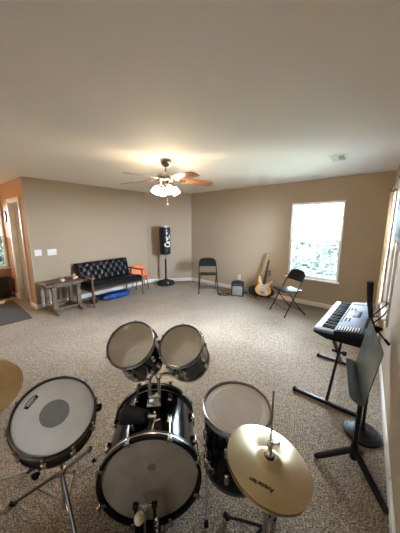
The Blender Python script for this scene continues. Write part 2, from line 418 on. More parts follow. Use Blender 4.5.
def window(name, w, h, casing=False, screen=True, pane=None):
    u0, u1, z0, z1 = h; uc = (u0+u1)/2; W = u1-u0; zm = (z0+z1)/2+.0
    root = bpy.data.objects.new(name, None); col.objects.link(root); root.matrix_world = w.M(uc, 0, z0)
    tag(root, kind='structure')
    Hh = z1-z0; f = .022
    mb = MB()                                            # outer frame
    y = .045
    for s in (-1, 1): mb.box((s*(W/2-f/2), y+.02, Hh/2), (f, .075, Hh), .004)
    mb.box((0, y+.02, f/2), (W, .075, f), .004); mb.box((0, y+.02, Hh-f/2), (W, .075, f), .004)
    mb.build('window_frame', VINYL, root)
    hm = Hh/2
    for nm, za, zb, yy in (('upper_sash', hm-.02, Hh-f, y+.035), ('lower_sash', f, hm+.02, y+.005)):
        s_ = MB(); g = .024; wi = W-2*f
        for s in (-1, 1): s_.box((s*(wi/2-g/2), yy, (za+zb)/2), (g, .028, zb-za), .004)
        s_.box((0, yy, za+g/2), (wi, .028, g), .004); s_.box((0, yy, zb-g/2), (wi, .028, g), .004)
        so = s_.build(nm, VINYL, root)
        p = MB(); p.box((0, yy, (za+zb)/2), (wi-2*g, .004, zb-za-2*g)); p.build('glass_pane', pane or GLASS, so)
    if screen:
        p = MB(); p.box((0, y+.05, (f+hm)/2), (W-2*f, .001, hm-f)); p.build('insect_screen', SCREEN, root)
    sl = MB(); sl.box((0, -.005, -.012), (W+.06, .10, .024), .006); sl.build('window_sill', WHITE, root)
    if casing:
        c = MB()
        for s in (-1, 1): c.box((s*(W/2+.03), -.012, Hh/2), (.06, .024, Hh+.12), .005)
        c.box((0, -.012, Hh+.03), (W+.12, .024, .06), .005); c.box((0, -.01, -.055), (W+.12, .02, .06), .005)
        c.build('window_casing', WHITE, root)
    return root
window('window_1', WB, W1, pane=SOFT)
window('window_2', WR, W2, casing=True, pane=SOFT)
window('window_3', WW, W3, pane=DIMHALL)
window('fill_window', WN, WFILL, casing=True, screen=False, pane=DIMFILL)

# hall door, standing a little ajar into the next room
dr = bpy.data.objects.new('door_1', None); col.objects.link(dr); dr.matrix_world = WD.M((DO[0]+DO[1])/2, 0, 0); tag(dr, kind='structure')
dw = DO[1]-DO[0]
mb = MB()
for s in (-1, 1):
    mb.box((s*(dw/2+.03), -.009, 1.05), (.065, .018, 2.10), .005)
    mb.box((s*(dw/2-.008), .06, 1.02), (.016, .12, 2.05), .002)
mb.box((0, -.009, 2.085), (dw+.125, .018, .07), .005); mb.box((0, .06, 2.042), (dw, .12, .016), .002)
mb.build('door_casing', WHITE, dr)
mb = MB(); lw = dw-.035
Rl = Matrix.Translation((-dw/2+.018, .10, 0)) @ Matrix.Rotation(math.radians(9), 4, 'Z'); mb.M = Rl
mb.box((lw/2, 0, 1.015), (lw, .035, 2.02), .003)
for cx, cz, sx, sz in ((.19, 1.62, .2, .62), (.48, 1.62, .2, .62), (.19, .62, .2, .88), (.48, .62, .2, .88)):
    mb.box((cx, -.017, cz), (sx+.03, .008, sz+.03), .004); mb.box((cx, -.02, cz), (sx-.04, .008, sz-.04), .004)
leaf = mb.build('door_leaf', DOORP, dr)
mb = MB(); mb.M = Rl
mb.cyl((lw-.06, -.015, .96), (lw-.06, -.05, .96), .012); mb.sphere((lw-.06, -.065, .96), .028, s=(1, .8, 1)); mb.cyl((lw-.06, -.017, .96), (lw-.06, -.024, .96), .032)
mb.build('door_knob', BLACK, leaf)
# small room behind the door so the gap looks into something
mb = MB(); mb.M = WD.M((DO[0]+DO[1])/2, 0, 0)
mb.box((-.25, 1.5, 1.22), (1.5, .08, 2.44)); mb.box((-.98, .80, 1.22), (.06, 1.32, 2.44)); mb.box((.46, .80, 1.22), (.06, 1.32, 2.44))
mb.box((-.25, .80, 2.48), (1.5, 1.4, .08)); tag(mb.build('wall_closet', WALL), kind='structure')
mb = MB(); mb.M = WD.M((DO[0]+DO[1])/2, 0, 0); mb.box((-.25, .72, -.05), (1.5, 1.5, .09)); tag(mb.build('floor_closet', CARPET), kind='structure')

def plate(name, w, u, z, wd, hh, label, cat, kind_):
    t = thing(name, label, cat, w.p(u, 0, z), w.rz)
    mb = MB(); mb.box((0, -.003, 0), (wd, .006, hh), .003); mb.build('face_plate', WHITEP, t)
    if kind_ == 'outlet':
        for s in (-1, 1):
            m2 = MB(); m2.box((0, -.007, s*.022), (.034, .003, .030), .0015); k = m2.build('socket', IVORY, t)
            m3 = MB()
            for q in (-1, 1): m3.box((q*.007, -.0088, s*.022+.004), (.003, .001, .010))
            m3.build('slot', LOGO, k)
    else:
        n = kind_
        for i in range(n):
            m2 = MB(); m2.box(((i-(n-1)/2)*.046, -.008, 0), (.032, .006, .066), .002, Matrix.Rotation(.06, 4, 'X')); m2.build('rocker', WHITE, t)
    return t
plate('light_switch', WL, .121, 1.085, .12, .118, 'white two-gang light switch plate nearer the hall corner of the wall', 'light switch', 2)
plate('light_switch', WL, .36, 1.075, .165, .118, 'wider white light switch plate on the tan wall above the rustic table', 'light switch', 3)
plate('wall_outlet', WB, 1.61, .335, .07, .115, 'white wall outlet on the tan wall above the amplifier', 'outlet', 'outlet')

# ceiling vent
t = thing('ceiling_vent', 'white rectangular air vent in the ceiling near the window', 'vent', (1.735, 3.2, HT), WR.rz)
mb = MB()
for s in (-1, 1):
    mb.box((s*.155, 0, -.006), (.03, .19, .012), .003); mb.box((0, s*.085, -.006), (.31, .02, .012), .003)
mb.build('vent_frame', WHITE, t)
mb = MB()
for k in range(9): mb.box((0, -.068+k*.017, -.008), (.28, .013, .0015), 0, Matrix.Rotation(.7 if k < 5 else -.7, 4, 'X'))
mb.build('louver', WHITE, t)
mb = MB(); mb.box((0, 0, -.0015), (.28, .15, .001)); mb.build('backing', BLACKM, t)

# ------------------------------------------------------------------ ceiling fan
fan = thing('ceiling_fan', 'five-blade ceiling fan with wooden blades and four lit glass shades', 'ceiling fan', (-.448, 3.30, HT))
MB().lathe([(.070, 0), (.072, -.02), (.064, -.05), (.045, -.075), (.02, -.088), (.013, -.09)], 28).build('ceiling_canopy', NICKEL, fan)
MB().cyl((0, 0, -.05), (0, 0, -.17), .012).build('downrod', NICKEL, fan)
MB().lathe([(.02, -.155), (.06, -.16), (.105, -.175), (.118, -.198), (.118, -.240), (.10, -.268), (.07, -.282)], 36).build('motor_housing', NICKEL, fan)
MB().lathe([(.055, -.272), (.062, -.30), (.06, -.325), (.04, -.345), (.02, -.352)], 28).build('light_kit_hub', NICKEL, fan)
for k in range(5):
    a = math.radians(20.6+72*k)
    R = Matrix.Rotation(a, 4, 'Z') @ Matrix.Translation((.10, 0, -.245)) @ Matrix.Rotation(math.radians(3.2), 4, 'Y') @ Matrix.Rotation(math.radians(-12), 4, 'X')
    out = [(.09, -.055), (.20, -.064), (.38, -.072), (.50, -.073), (.545, -.060), (.562, -.028), (.565, 0), (.562, .028), (.545, .060), (.50, .073), (.38, .072), (.20, .064), (.09, .055)]
    mb = MB(); mb.prism(out, .007, R, .002); bl = mb.build('blade', WOODF, fan)
    mb = MB(); mb.M = R
    mb.prism([(-.02, -.016), (.06, -.014), (.12, -.040), (.165, -.03), (.165, .03), (.12, .040), (.06, .014), (-.02, .016)], .006, Matrix.Translation((0, 0, -.008)), .002)
    for s in (-1, 1): mb.sphere((.135, s*.022, -.009), .006, 8, 6)
    mb.build('blade_bracket', NICKEL, bl)
for k in range(4):
    a = math.radians(-62+90*k)
    R = Matrix.Rotation(a, 4, 'Z')
    mb = MB(); mb.M = R; mb.tube([(.045, 0, -.315), (.08, 0, -.312), (.10, 0, -.33)], .009, 8, smooth_steps=4)
    S = R @ Matrix.Translation((.098, 0, -.325)) @ Matrix.Rotation(math.radians(-32), 4, 'Y')
    mb.M = S; mb.lathe([(.018, .01), (.024, -.005), (.024, -.022)], 18); arm = mb.build('light_arm', NICKEL, fan)
    mb = MB(); mb.M = S
    mb.lathe([(.022, -.018), (.031, -.032), (.040, -.058), (.043, -.083), (.053, -.110), (.050, -.110), (.039, -.083), (.036, -.058), (.027, -.033), (.018, -.02)], 24, cap=False)
    mb.build('glass_shade', SHADE, arm)
    mb = MB(); mb.M = S; mb.sphere((0, 0, -.070), .023, 14, 10, (1, 1, 1.25)); mb.build('bulb', BULB, arm)
mb = MB(); mb.cyl((.02, -.02, -.34), (.02, -.02, -.56), .0022, n=6); mb.sphere((.02, -.02, -.57), .012, 10, 8, (1, 1, 1.5)); mb.build('pull_chain', NICKEL, fan)

# ------------------------------------------------------------------ loveseat
so = thing('loveseat', 'black tufted leather loveseat with wooden frame and arms against the left wall', 'sofa', WL.p(1.335, .0, 0), WL.rz)
hw = .60
mb = MB()
mb.box((0, -.735, .335), (2*hw, .035, .06), .008)
mb.box((0, -.20, .30), (2*hw, .035, .06), .008)
for s in (-1, 1): mb.box((s*(hw-.0), -.46, .315), (.03, .56, .055), .008)
mb.build('wood_frame', WOODS, so)
for s in (-1, 1):
    mb = MB(); mb.tube([(s*hw, -.77, 0), (s*hw, -.755, .30), (s*hw, -.74, .575)], [.017, .023, .019], 10); mb.build('front_leg', WOODS, so)
    mb = MB(); mb.tube([(s*hw, -.10, 0), (s*hw, -.17, .30), (s*hw, -.20, .57)], [.015, .021, .018], 10); mb.build('back_leg', WOODS, so)
    mb = MB()
    mb.prism([(-.032, -.80), (.032, -.80), (.036, -.70), (.028, -.40), (.022, -.16), (-.022, -.16), (-.028, -.40), (-.036, -.70)], .024, Matrix.Translation((s*hw, 0, .57)), .007, 3)
    mb.build('armrest', WOODS, so)
def cushion(mb, w, d, h, M, tuft=None, nx=60, ny=24, r=.035):
    mb.M = M
    def top(u, v):
        x = (u-.5)*w; y = (v-.5)*d
        e = min(min(u, 1-u)*w, min(v, 1-v)*d); k = min(1, e/r); z = h*(1-(1-k)**2*.55)
        if tuft:
            sx, sy = tuft; p = x/sx; q = y/sy
            t_ = (abs(math.sin(PI*(p+q)))*abs(math.sin(PI*(p-q))))**.32
            ia = round(p+q); ib = round(p-q); dx = (p-(ia+ib)/2)*sx; dy = (q-(ia-ib)/2)*sy
            dm = math.exp(-(dx*dx+dy*dy)/.0009)
            z -= (.014*(1-t_)+.026*dm)*min(1, e/.03)
        return Vector((x, y, z))
    mb.grid(nx, ny, top)
    def side(u, v):
        per = [(-w/2, -d/2), (w/2, -d/2), (w/2, d/2), (-w/2, d/2), (-w/2, -d/2)]
        s = u*4; i = min(3, int(s)); f = s-i
        x = per[i][0]*(1-f)+per[i+1][0]*f; y = per[i][1]*(1-f)+per[i+1][1]*f
        return Vector((x, y, h*.45*v))
    mb.grid(8, 1, side)
    mb.box((0, 0, .005), (w, d, .01))
    return mb
mb = MB(); cushion(mb, 1.20, .56, .13, Matrix.Translation((0, -.475, .325)) @ Matrix.Rotation(math.radians(3.5), 4, 'X').inverted()); mb.M = Matrix()
seatc = mb.build('seat_cushion', LEATHER, so, sharp=60)
mb = MB(); mb.tube([(-.59, -.765, .425), (0, -.768, .43), (.59, -.765, .425)], .006, 6); mb.build('piping', LEATHER, seatc)
bw = 1.24
Mb = Matrix.Translation((0, -.13, .565)) @ Matrix.Rotation(math.radians(90-14), 4, 'X')
mb = MB(); cushion(mb, bw, .49, .12, Mb, (.155, .2), 140, 60, .05); mb.M = Matrix()
bk = mb.build('backrest', LEATHER, so, sharp=70)
for a_ in range(-16, 17):
    for b_ in range(-16, 17):
        p, q = (a_+b_)/2, (a_-b_)/2
        x, y = p*.155, q*.2
        if abs(x) < bw/2-.05 and abs(y) < .2:
            mb = MB(); mb.M = Mb; mb.sphere((x, y, .093), .011, 8, 6, (1, 1, .6)); mb.build('tufting_button', LEATHER, bk)

# blue bag and black pouch under the loveseat
def lump(mb, L, W, Hh, M, seed=1, n=40, m=14, amp=.12, p=3.2):
    rnd = random.Random(seed); ph = [rnd.uniform(0, 6.28) for _ in range(8)]
    mb.M = M
    def f(u, v):
        a = 2*PI*u; e = -PI/2+PI*v
        sg = lambda c, k: math.copysign(abs(c)**(2/k), c)
        x = sg(math.cos(e), p)*sg(math.cos(a), p); y = sg(math.cos(e), p)*sg(math.sin(a), p); z = sg(math.sin(e), 2.4)
        d = 1+amp*(math.sin(3*a+ph[0])*math.cos(2*e+ph[1])*.5+math.sin(5*a+ph[2]+3*e)*.35+math.sin(9*a+ph[3]-4*e)*.2)
        return Vector((x*L/2*d, y*W/2*d, max(-Hh/2, z*Hh/2*d)+Hh/2))
    mb.grid(n, m, f)
    bmesh.ops.remove_doubles(mb.bm, verts=mb.bm.verts[:], dist=1e-4)
    return mb
t = thing('duffel_bag', 'long blue nylon bag lying on the carpet under the loveseat', 'bag', WL.p(1.36, .50, 0), WL.rz)
mb = MB(); lump(mb, .66, .24, .13, Matrix(), 3, 60, 18, .06, 7); mb.build('bag_body', BLUE, t, sharp=80)
mb = MB(); mb.tube([(-.28, -.02, .128), (0, -.025, .136), (.28, -.02, .128)], .005, 6, smooth_steps=6); mb.build('zipper', LOGO, t)
mb = MB(); mb.tube([(-.15, -.115, .06), (-.12, -.13, .03), (0, -.14, .015), (.12, -.13, .03), (.15, -.115, .06)], .009, 8, smooth_steps=5); mb.build('handle', BLUE, t)
t = thing('pouch', 'small black pouch beside the blue bag under the loveseat', 'bag', WL.p(.85, .52, 0), WL.rz)
mb = MB(); lump(mb, .17, .16, .12, Matrix(), 5, 36, 14); mb.build('pouch_body', NYLON, t, sharp=80)
mb = MB(); mb.tube([(-.06, -.01, .118), (.06, -.01, .118)], .004, 6); mb.build('zipper', STEEL, t)

# ------------------------------------------------------------------ rustic side table
tb = thing('side_table', 'weathered grey-brown wooden trestle table at the wall beside the loveseat', 'table', WL.p(.335, .0, 0), WL.rz)
mb = MB()
for k in range(4): mb.box((0, -.155-.125*k, .535), (.70, .122, .032), .005)
mb.build('table_top', RUSTIC, tb)
mb = MB(); mb.box((0, -.345, .50), (.56, .40, .04), .006); mb.build('apron', RUSTIC, tb)
for s in (-1, 1):
    x = s*.215
    mb = MB(); mb.prism([(-.62, 0), (-.72, 0), (-.72, .025), (-.60, .085), (-.17, .085), (-.05, .025), (-.05, 0), (-.15, 0), (-.19, .03), (-.58, .03)], .055,
                        Matrix.Translation((x-.0275, 0, 0)) @ Matrix(((0, 0, 1, 0), (1, 0, 0, 0), (0, 1, 0, 0), (0, 0, 0, 1))), .006)
    mb.build('trestle_foot', RUSTIC, tb)
    for y in (-.54, -.21):
        mb = MB(); mb.box((x, y, .29), (.068, .068, .41), .01); mb.box((x, y, .115), (.082, .082, .05), .01); mb.box((x, y, .455), (.082, .082, .05), .01); mb.build('leg', RUSTIC, tb)
for y in (-.54, -.21):
    mb = MB(); mb.box((0, y, .07), (.43, .035, .05), .006); mb.build('stretcher', RUSTIC, tb)
zt = .551
def on_table(u, v): return WL.p(u, v, zt)
t = thing('remote_control', 'small black remote lying at the left end of the rustic table', 'remote', on_table(.08, .50), WL.rz+.5)
MB().box((0, 0, .009), (.15, .045, .018), .006).build('remote_body', BLACK, t)
mb = MB()
for i in range(4):
    for j in range(3): mb.cyl((-.05+i*.022, -.013+j*.013, .017), (-.05+i*.022, -.013+j*.013, .020), .004, n=8)
mb.build('button', STEEL, t)
t = thing('cup', 'small white cup on the middle of the rustic table', 'cup', on_table(.33, .42), 0)
MB().lathe([(.022, 0), (.032, .012), (.036, .05), (.033, .05), (.029, .014), (.001, .008)], 24, cap=False).build('cup_bowl', WHITEP, t)
MB().tube([(.034, 0, .042), (.052, 0, .038), (.052, 0, .018), (.031, 0, .012)], .004, 8, smooth_steps=5).build('handle', WHITEP, t)
t = thing('figurine', 'pink and white ornament at the right end of the rustic table', 'ornament', on_table(.56, .40), 0)
mb = MB(); mb.lathe([(.035, 0), (.04, .01), (.03, .03), (.035, .055), (.018, .075), (.001, .08)], 20); mb.sphere((0, 0, .088), .024); mb.sphere((-.03, 0, .055), .018, s=(1.4, .8, .8)); mb.sphere((.03, 0, .055), .018, s=(1.4, .8, .8))
mb.build('figure', PINK, t)
MB().lathe([(.045, 0), (.045, .008), (.038, .012)], 20).build('base', TERRA, t)
t = thing('bowl', 'small brown bowl beside the pink ornament on the rustic table', 'bowl', on_table(.47, .30), 0)
MB().lathe([(.025, 0), (.045, .02), (.055, .045), (.050, .045), (.040, .022), (.001, .008)], 24, cap=False).build('bowl_body', TERRA, t)
MB().lathe([(.052, .043), (.056, .047), (.052, .050), (.048, .047), (.052, .043)], 24, cap=False).build('rim', RUSTIC, t)
t = thing('tape_roll', 'small white roll next to the pink ornament at the table end', 'roll', on_table(.64, .30), 0)
MB().lathe([(.018, 0), (.036, 0), (.036, .03), (.018, .03), (.018, 0)], 28, cap=False).build('tape', PAPER, t)
MB().lathe([(.015, .001), (.018, .001), (.018, .031), (.015, .031), (.015, .001)], 28, cap=False).build('core', TERRA, t)

# ------------------------------------------------------------------ orange child's chair
t = thing('child_chair', 'small orange plastic chair with dark metal legs beside the loveseat', 'chair', (-1.53, 6.00, 0), math.radians(30))
def shell(u, v):
    x = (u-.5)*.40; s = v
    if s < .5:
        y = -.17+s*2*.30; z = .30-.018*math.cos((u-.5)*PI)+.012*math.cos(s*2*PI)
    else:
        q = (s-.5)*2; y = .13+.02*math.sin(q*PI/2)+.06*q; z = .30+.27*q
        x *= 1-.25*q*q
        y -= .03*(1-math.cos((u-.5)*PI))
    return Vector((x, y, z))
mb = MB(); mb.grid(16, 24, shell); o = mb.build('seat_shell', ORANGE, t, sharp=80)
sm = o.modifiers.new('solid', 'SOLIDIFY'); sm.thickness = .012
for s in (-1, 1):
    for y0, y1 in ((-.12, -.17), (.10, .17)):
        MB().tube([(s*.12, y0, .29), (s*.165, y1, 0)], .010, 8).build('leg', BLACK, t)
MB().tube([(-.12, -.12, .285), (.12, -.12, .285), (.12, .10, .285), (-.12, .10, .285)], .008, 8, closed=True).build('under_frame', BLACK, t)

# ------------------------------------------------------------------ punching bag
pb = thing('punching_bag', 'black freestanding punching bag with white lettering on a round weighted base', 'punching bag', (-.92, 6.34, 0))
MB().lathe([(.20, 0), (.228, .02), (.232, .06), (.21, .10), (.14, .125), (.06, .135), (.04, .16)], 40).build('base', BLACKM, pb)
mb = MB(); mb.box((.05, -.195, .095), (.09, .004, .03), .001, Matrix.Rotation(math.radians(-38), 4, 'X')); mb.build('base_label', PAPER, pb)
MB().cyl((0, 0, .14), (0, 0, .70), .024, n=20).build('post', BLACK, pb)
mb = MB(); mb.cyl((0, 0, .69), (0, 0, .80), .017, n=16); mb.tube([(.025*math.cos(a*.5), .025*math.sin(a*.5), .71+.0035*a*2) for a in range(30)], .006, 6)
mb.lathe([(.05, .79), (.05, .82), (.03, .84)], 20); mb.build('spring', CHROME, pb)
bag = MB().lathe([(.05, .828), (.125, .832), (.14, .85), (.142, .88), (.142, 1.52), (.138, 1.55), (.12, 1.565)], 40).build('bag', BAGB, pb)
MB().lathe([(.1425, 1.535), (.128, 1.562), (.118, 1.572), (.06, 1.575)], 40).build('top_cap', PAPER, pb)
Rb = .1428; a0 = math.radians(-90+38)
def bendbag(p):   # text runs upward along the bag, wraps round it
    ang = a0 - p.y/Rb*-1*-1
    rr = Rb+p.z*.5
    return Vector((rr*math.cos(ang), rr*math.sin(ang), 1.235+p.x*.56))
text_mesh('lettering', 'Century', .23, PAPER, bag, None, .002, bendbag, shear=.2, bold=.005)

# ------------------------------------------------------------------ folding chairs
def arc_pts(x, y0, z0, w, n=10):
    return None
def make_chair(label):
    t = thing('folding_chair', label, 'chair', group='black folding chairs')
    lean = lambda z: -.22+.42*z/.78                       # y of the main tube at height z
    pts = [(-.225, lean(0), .0), (-.215, lean(.40), .40), (-.205, lean(.66), .66), (-.185, lean(.735), .735), (-.13, lean(.775), .775), (0, lean(.785), .785),
           (.13, lean(.775), .775), (.185, lean(.735), .735), (.205, lean(.66), .66), (.215, lean(.40), .40), (.225, lean(0), .0)]
    mb = MB(); mb.tube(pts, .0115, 10, smooth_steps=4); mb.build('main_frame', BLACK, t)
    for s in (-1, 1):
        MB().tube([(s*.19, -.13, .425), (s*.195, .02, .22), (s*.20, .22, .0)], .010, 8).build('rear_leg', BLACK, t)
        for y in (lean(.006), .218):
            mb = MB(); mb.cyl((s*(.225 if y < 0 else .2), y, 0), (s*(.225 if y < 0 else .2), y, .022), .015, n=12); mb.build('foot_cap', RUBBER, t)
        MB().tube([(s*.207, lean(.47)+.0, .47), (s*.20, .02, .40)], .006, 6).build('hinge_link', BLACK, t)
    MB().tube([(-.197, .15, .077), (.197, .15, .077)], .007, 8).build('rear_stretcher', BLACK, t)
    MB().tube([(-.222, lean(.12), .12), (.222, lean(.12), .12)], .007, 8).build('front_stretcher', BLACK, t)
    out = []
    for sx, sy, a in ((1, 1, 0), (-1, 1, 90), (-1, -1, 180), (1, -1, 270)):
        for k in range(6):
            th = math.radians(a+18*k); out.append((sx*.145+.05*math.cos(th), sy*.145+.05*math.sin(th)))
    mb = MB(); mb.prism(out, .028, Matrix.Translation((0, -.035, .432)) @ Matrix.Rotation(math.radians(-3), 4, 'X'), .010, 3); mb.build('seat', LEATHER, t)
    def back(u, v):
        x = (u-.5)*.40; z = .60+.165*v
        lim = .2 if v < .6 else .2-.075*((v-.6)/.4)**2
        x = max(-lim, min(lim, x)); bow = .025*math.cos(x/.2*PI/2)
        z2 = z if v < .9 else z+.008*math.cos(x/.2*PI/2)
        return Vector((x, lean(z)+bow+.004, z2))
    mb = MB(); mb.grid(24, 10, back); o = mb.build('back_panel', LEATHER, t, sharp=80)
    sm = o.modifiers.new('solid', 'SOLIDIFY'); sm.thickness = .016; sm.offset = 0
    return t
c1 = make_chair('black folding chair facing out from the tan wall, next to the room corner')
c1.location = (.19, 5.70, 0); c1.rotation_euler.z = math.radians(2)
c2 = make_chair('black folding chair under the window, seat turned towards the guitar')
c2.location = (1.63, 4.275, 0); c2.rotation_euler.z = math.atan2(-.28, -.96)+PI/2
# shiny seat paper: nothing on it

# ------------------------------------------------------------------ amplifier
am = thing('guitar_amplifier', 'small black practice amplifier with grey grille on the carpet below the outlet', 'amplifier', (.865, 5.33, 0), math.radians(-16))
MB().box((0, 0, .165), (.275, .19, .31), .012).build('cabinet', TOLEX, am)
MB().box((0, -.094, .135), (.225, .008, .215), .004).build('grille', GRILLE, am)
pn = MB().box((0, -.094, .283), (.235, .008, .045), .003).build('control_panel', BLACK, am)
mb = MB()
for k in range(6): mb.cyl((-.09+k*.034, -.096, .283), (-.09+k*.034, -.114, .283), .009, .007, n=12)
mb.build('knob', CHROME, pn)
MB().tube([(-.08, 0, .318), (-.07, 0, .345), (.07, 0, .345), (.08, 0, .318)], .009, 8, smooth_steps=4).build('handle', RUBBER, am)
mb = MB()
for sx in (-1, 1):
    for sy in (-1, 1): mb.cyl((sx*.11, sy*.07, 0), (sx*.11, sy*.07, .014), .014, n=12)
mb.build('rubber_foot', RUBBER, am)
mb = MB(); pts = []
for k in range(70):
    a = k*.32; r = .11+.012*math.sin(k*.7)
    pts.append((.55+r*1.1*math.cos(a), 5.36+r*.8*math.sin(a), .008+.0005*k % .02))
pts += [(.66, 5.47, .006), (.74, 5.50, .006), (.80, 5.47, .02)]
mb.tube(pts, .004, 6)
tag(mb.build('cable', RUBBER), 'thin black cable coiled on the carpet between folding chair and amplifier', 'cable')
mb = MB(); mb.tube([(1.02, 5.34, .09), (1.06, 5.36, .03), (1.10, 5.30, .006), (1.20, 5.15, .006), (1.28, 4.98, .006)], .0045, 6, smooth_steps=6)
tag(mb.build('guitar_cable', RUBBER), 'black instrument lead on the carpet right of the amplifier', 'cable')

# ------------------------------------------------------------------ guitar, stand, bag
gb = thing('gig_bag', 'black soft gig bag lying in a heap behind the guitar', 'bag', (1.37, 5.24, 0), math.radians(-38))
mb = MB(); lump(mb, .58, .19, .25, Matrix(), 11, 60, 20, .1, 2.6); mb.build('bag_body', NYLON, gb, sharp=80)
mb = MB(); mb.tube([(-.20, -.05, .205), (-.08, -.06, .235), (.08, -.06, .235), (.2, -.05, .205)], .009, 6, smooth_steps=5); mb.build('strap', NYLON, gb)

face = Vector((-.45, -.89, 0)).normalized(); grz = math.atan2(face.y, face.x)+PI/2
gs = thing('guitar_stand', 'black guitar stand with a padded yoke holding the guitar neck', 'guitar stand', (1.385, 5.13, 0), grz)
for a in (205, 335, 90):
    MB().tube([(0, .06, .16), (.17*math.cos(math.radians(a)), .05+(.08 if a == 90 else -.08), .008)], .009, 8).build('leg', BLACK, gs)
MB().tube([(0, .06, .14), (.045, .095, .40), (.075, .115, .60)], .010, 8).build('post', BLACK, gs)
MB().tube([(.025, .065, .57), (.03, .09, .60), (.075, .115, .605), (.125, .085, .60), (.125, .055, .575), (.12, .045, .50)], .010, 8, smooth_steps=4).build('yoke', RUBBER, gs)
MB().tube([(-.08, -.065, .062), (-.075, .0, .055), (0, .06, .15), (.075, 0, .055), (.08, -.065, .062)], .010, 8).build('cradle', RUBBER, gs)

gt = thing('electric_guitar', 'amber and cream electric guitar upright on its stand by the window', 'guitar', (1.372, 5.115, .065), grz); gt.scale = (1.08, 1.08, 1.08)
GM = Matrix.Rotation(math.radians(7), 4, 'Y') @ Matrix.Rotation(math.radians(-7), 4, 'X') @ Matrix(((1, 0, 0, 0), (0, 0, -1, 0), (0, 1, 0, 0), (0, 0, 0, 1)))
half = [(0, .0), (.06, .004), (.115, .03), (.155, .08), (.160, .13), (.135, .175), (.112, .215), (.118, .25), (.140, .285), (.150, .325), (.128, .335), (.098, .305), (.055, .272), (.030, .262)]
lh = [(-.030, .262), (-.05, .275), (-.075, .315), (-.098, .365), (-.125, .385), (-.137, .36), (-.132, .30), (-.118, .25), (-.113, .215), (-.14, .17), (-.163, .125), (-.155, .075), (-.115, .028), (-.06, .004)]
outl = [(p.x, p.y) for p in catmull([Vector((x, y, 0)) for x, y in half+lh], 4, True)]
mb = MB(); mb.prism(outl, .045, GM @ Matrix.Translation((0, 0, -.0225)), .010, 3); body = mb.build('body', MAPLE, gt)
pg = [(-.05, .06), (.02, .055), (.085, .07), (.10, .11), (.075, .15), (.065, .19), (.10, .26), (.095, .285), (.045, .258), (-.045, .258), (-.085, .30), (-.095, .27), (-.055, .2), (-.06, .13)]
mb = MB(); mb.prism([(p.x, p.y) for p in catmull([Vector((x, y, 0)) for x, y in pg], 3, True)], .003, GM @ Matrix.Translation((0, 0, .0222)), 0); mb.build('pickguard', IVORY, body)
for y in (.115, .165, .215):
    mb = MB(); mb.M = GM; mb.box((0, y, .030), (.085, .02, .012), .005); mb.build('pickup', WHITEP, body)
mb = MB(); mb.M = GM; mb.box((0, .075, .028), (.08, .035, .012), .003); mb.tube([(.035, .075, .03), (.055, .085, .05), (.06, .14, .052)], .003, 6); mb.build('bridge', CHROME, body)
for x, y in ((.085, .12), (.095, .09), (.09, .06)):
    mb = MB(); mb.M = GM; mb.lathe([(.011, .025), (.011, .034), (.008, .038)], 12, Matrix.Translation((x-.02, y, 0))); mb.build('knob', WHITEP, body)
mb = MB(); mb.prism([(-.028, .235), (.028, .235), (.022, .74), (-.022, .74)], .022, GM @ Matrix.Translation((0, 0, .012)), .005); nk = mb.build('neck', NECKW, gt)
mb = MB(); mb.prism([(-.027, .235), (.027, .235), (.0215, .735), (-.0215, .735)], .005, GM @ Matrix.Translation((0, 0, .033)), .001); fb = mb.build('fretboard', FRETB, nk)
mb = MB(); mb.M = GM
for k in range(20):
    y = .737-.50*(1-2**(-k/12))*1.45
    if y > .24: mb.box((0, y, .0385), (.05-.012*(y-.235)/.5, .0025, .002))
mb.build('frets', CHROME, fb)
hs = [(-.022, .735), (.020, .735), (.022, .77), (.020, .84), (.026, .872), (.012, .888), (-.010, .88), (-.026, .845), (-.036, .79), (-.030, .755)]
mb = MB(); mb.prism(hs, .015, GM @ Matrix.Translation((0, 0, .014)), .003); hd = mb.build('headstock', NECKW, nk)
for k in range(6):
    mb = MB(); mb.M = GM; y = .765+k*.019; x = -.032
    mb.cyl((x+.02, y, .02), (x+.02, y, .038), .004, n=8); mb.cyl((x+.01, y, .018), (x-.02, y, .018), .003, n=8); mb.sphere((x-.024, y, .018), .007, 8, 6); mb.build('tuning_peg', CHROME, hd)
mb = MB(); mb.M = GM
for k in range(6): mb.cyl(((k-2.5)*.0095, .075, .037), ((k-2.5)*.0065, .745, .042), .0006, n=4)
mb.build('strings', CHROME, gt)

# ------------------------------------------------------------------ keyboard on stand
kx = Vector((1.405, 2.16, 0)); krz = math.atan2(-.765, -.645); sx_ = Vector((1.405, 2.265, 0)); srz = math.atan2(-.755, -.655)
kb = thing('keyboard', 'electronic keyboard with white keys and silver panel on a black stand', 'keyboard', (kx.x, kx.y, .682), krz)
# local: X along wall towards the camera, -Y into the room (player side)
KL, KD = .93, .36
def kprof(h0, h1, y0, y1): return [(y0, 0), (y1, .0), (y1, h1), (y0, h0)]
mb = MB(); mb.M = Matrix.Translation((-KL/2, 0, 0)) @ Matrix(((0, 0, 1, 0), (1, 0, 0, 0), (0, 1, 0, 0), (0, 0, 0, 1)))
mb.prism([(-KD/2, .034), (-KD/2+.10, 0), (KD/2-.02, -.0), (KD/2, .02), (KD/2, .110), (KD/2-.03, .116), (-.03, .084), (-.03, .055), (-KD/2, .050)], KL, None, .004)
kbody = mb.build('case', BLACK, kb)
for s in (-1, 1):
    mb = MB(); mb.box((s*(KL/2-.011), -.105, .060), (.022, .15, .024), .005); mb.build('end_block', SILVER, kbody)
pitch = Matrix.Rotation(math.atan2(.030, .18), 4, 'X')
mb = MB(); mb.box((0, .062, .101), (KL-.01, .19, .006), .002, pitch); panel = mb.build('control_panel', SILVER, kb)
PM = Matrix.Translation((0, .062, .1035)) @ pitch
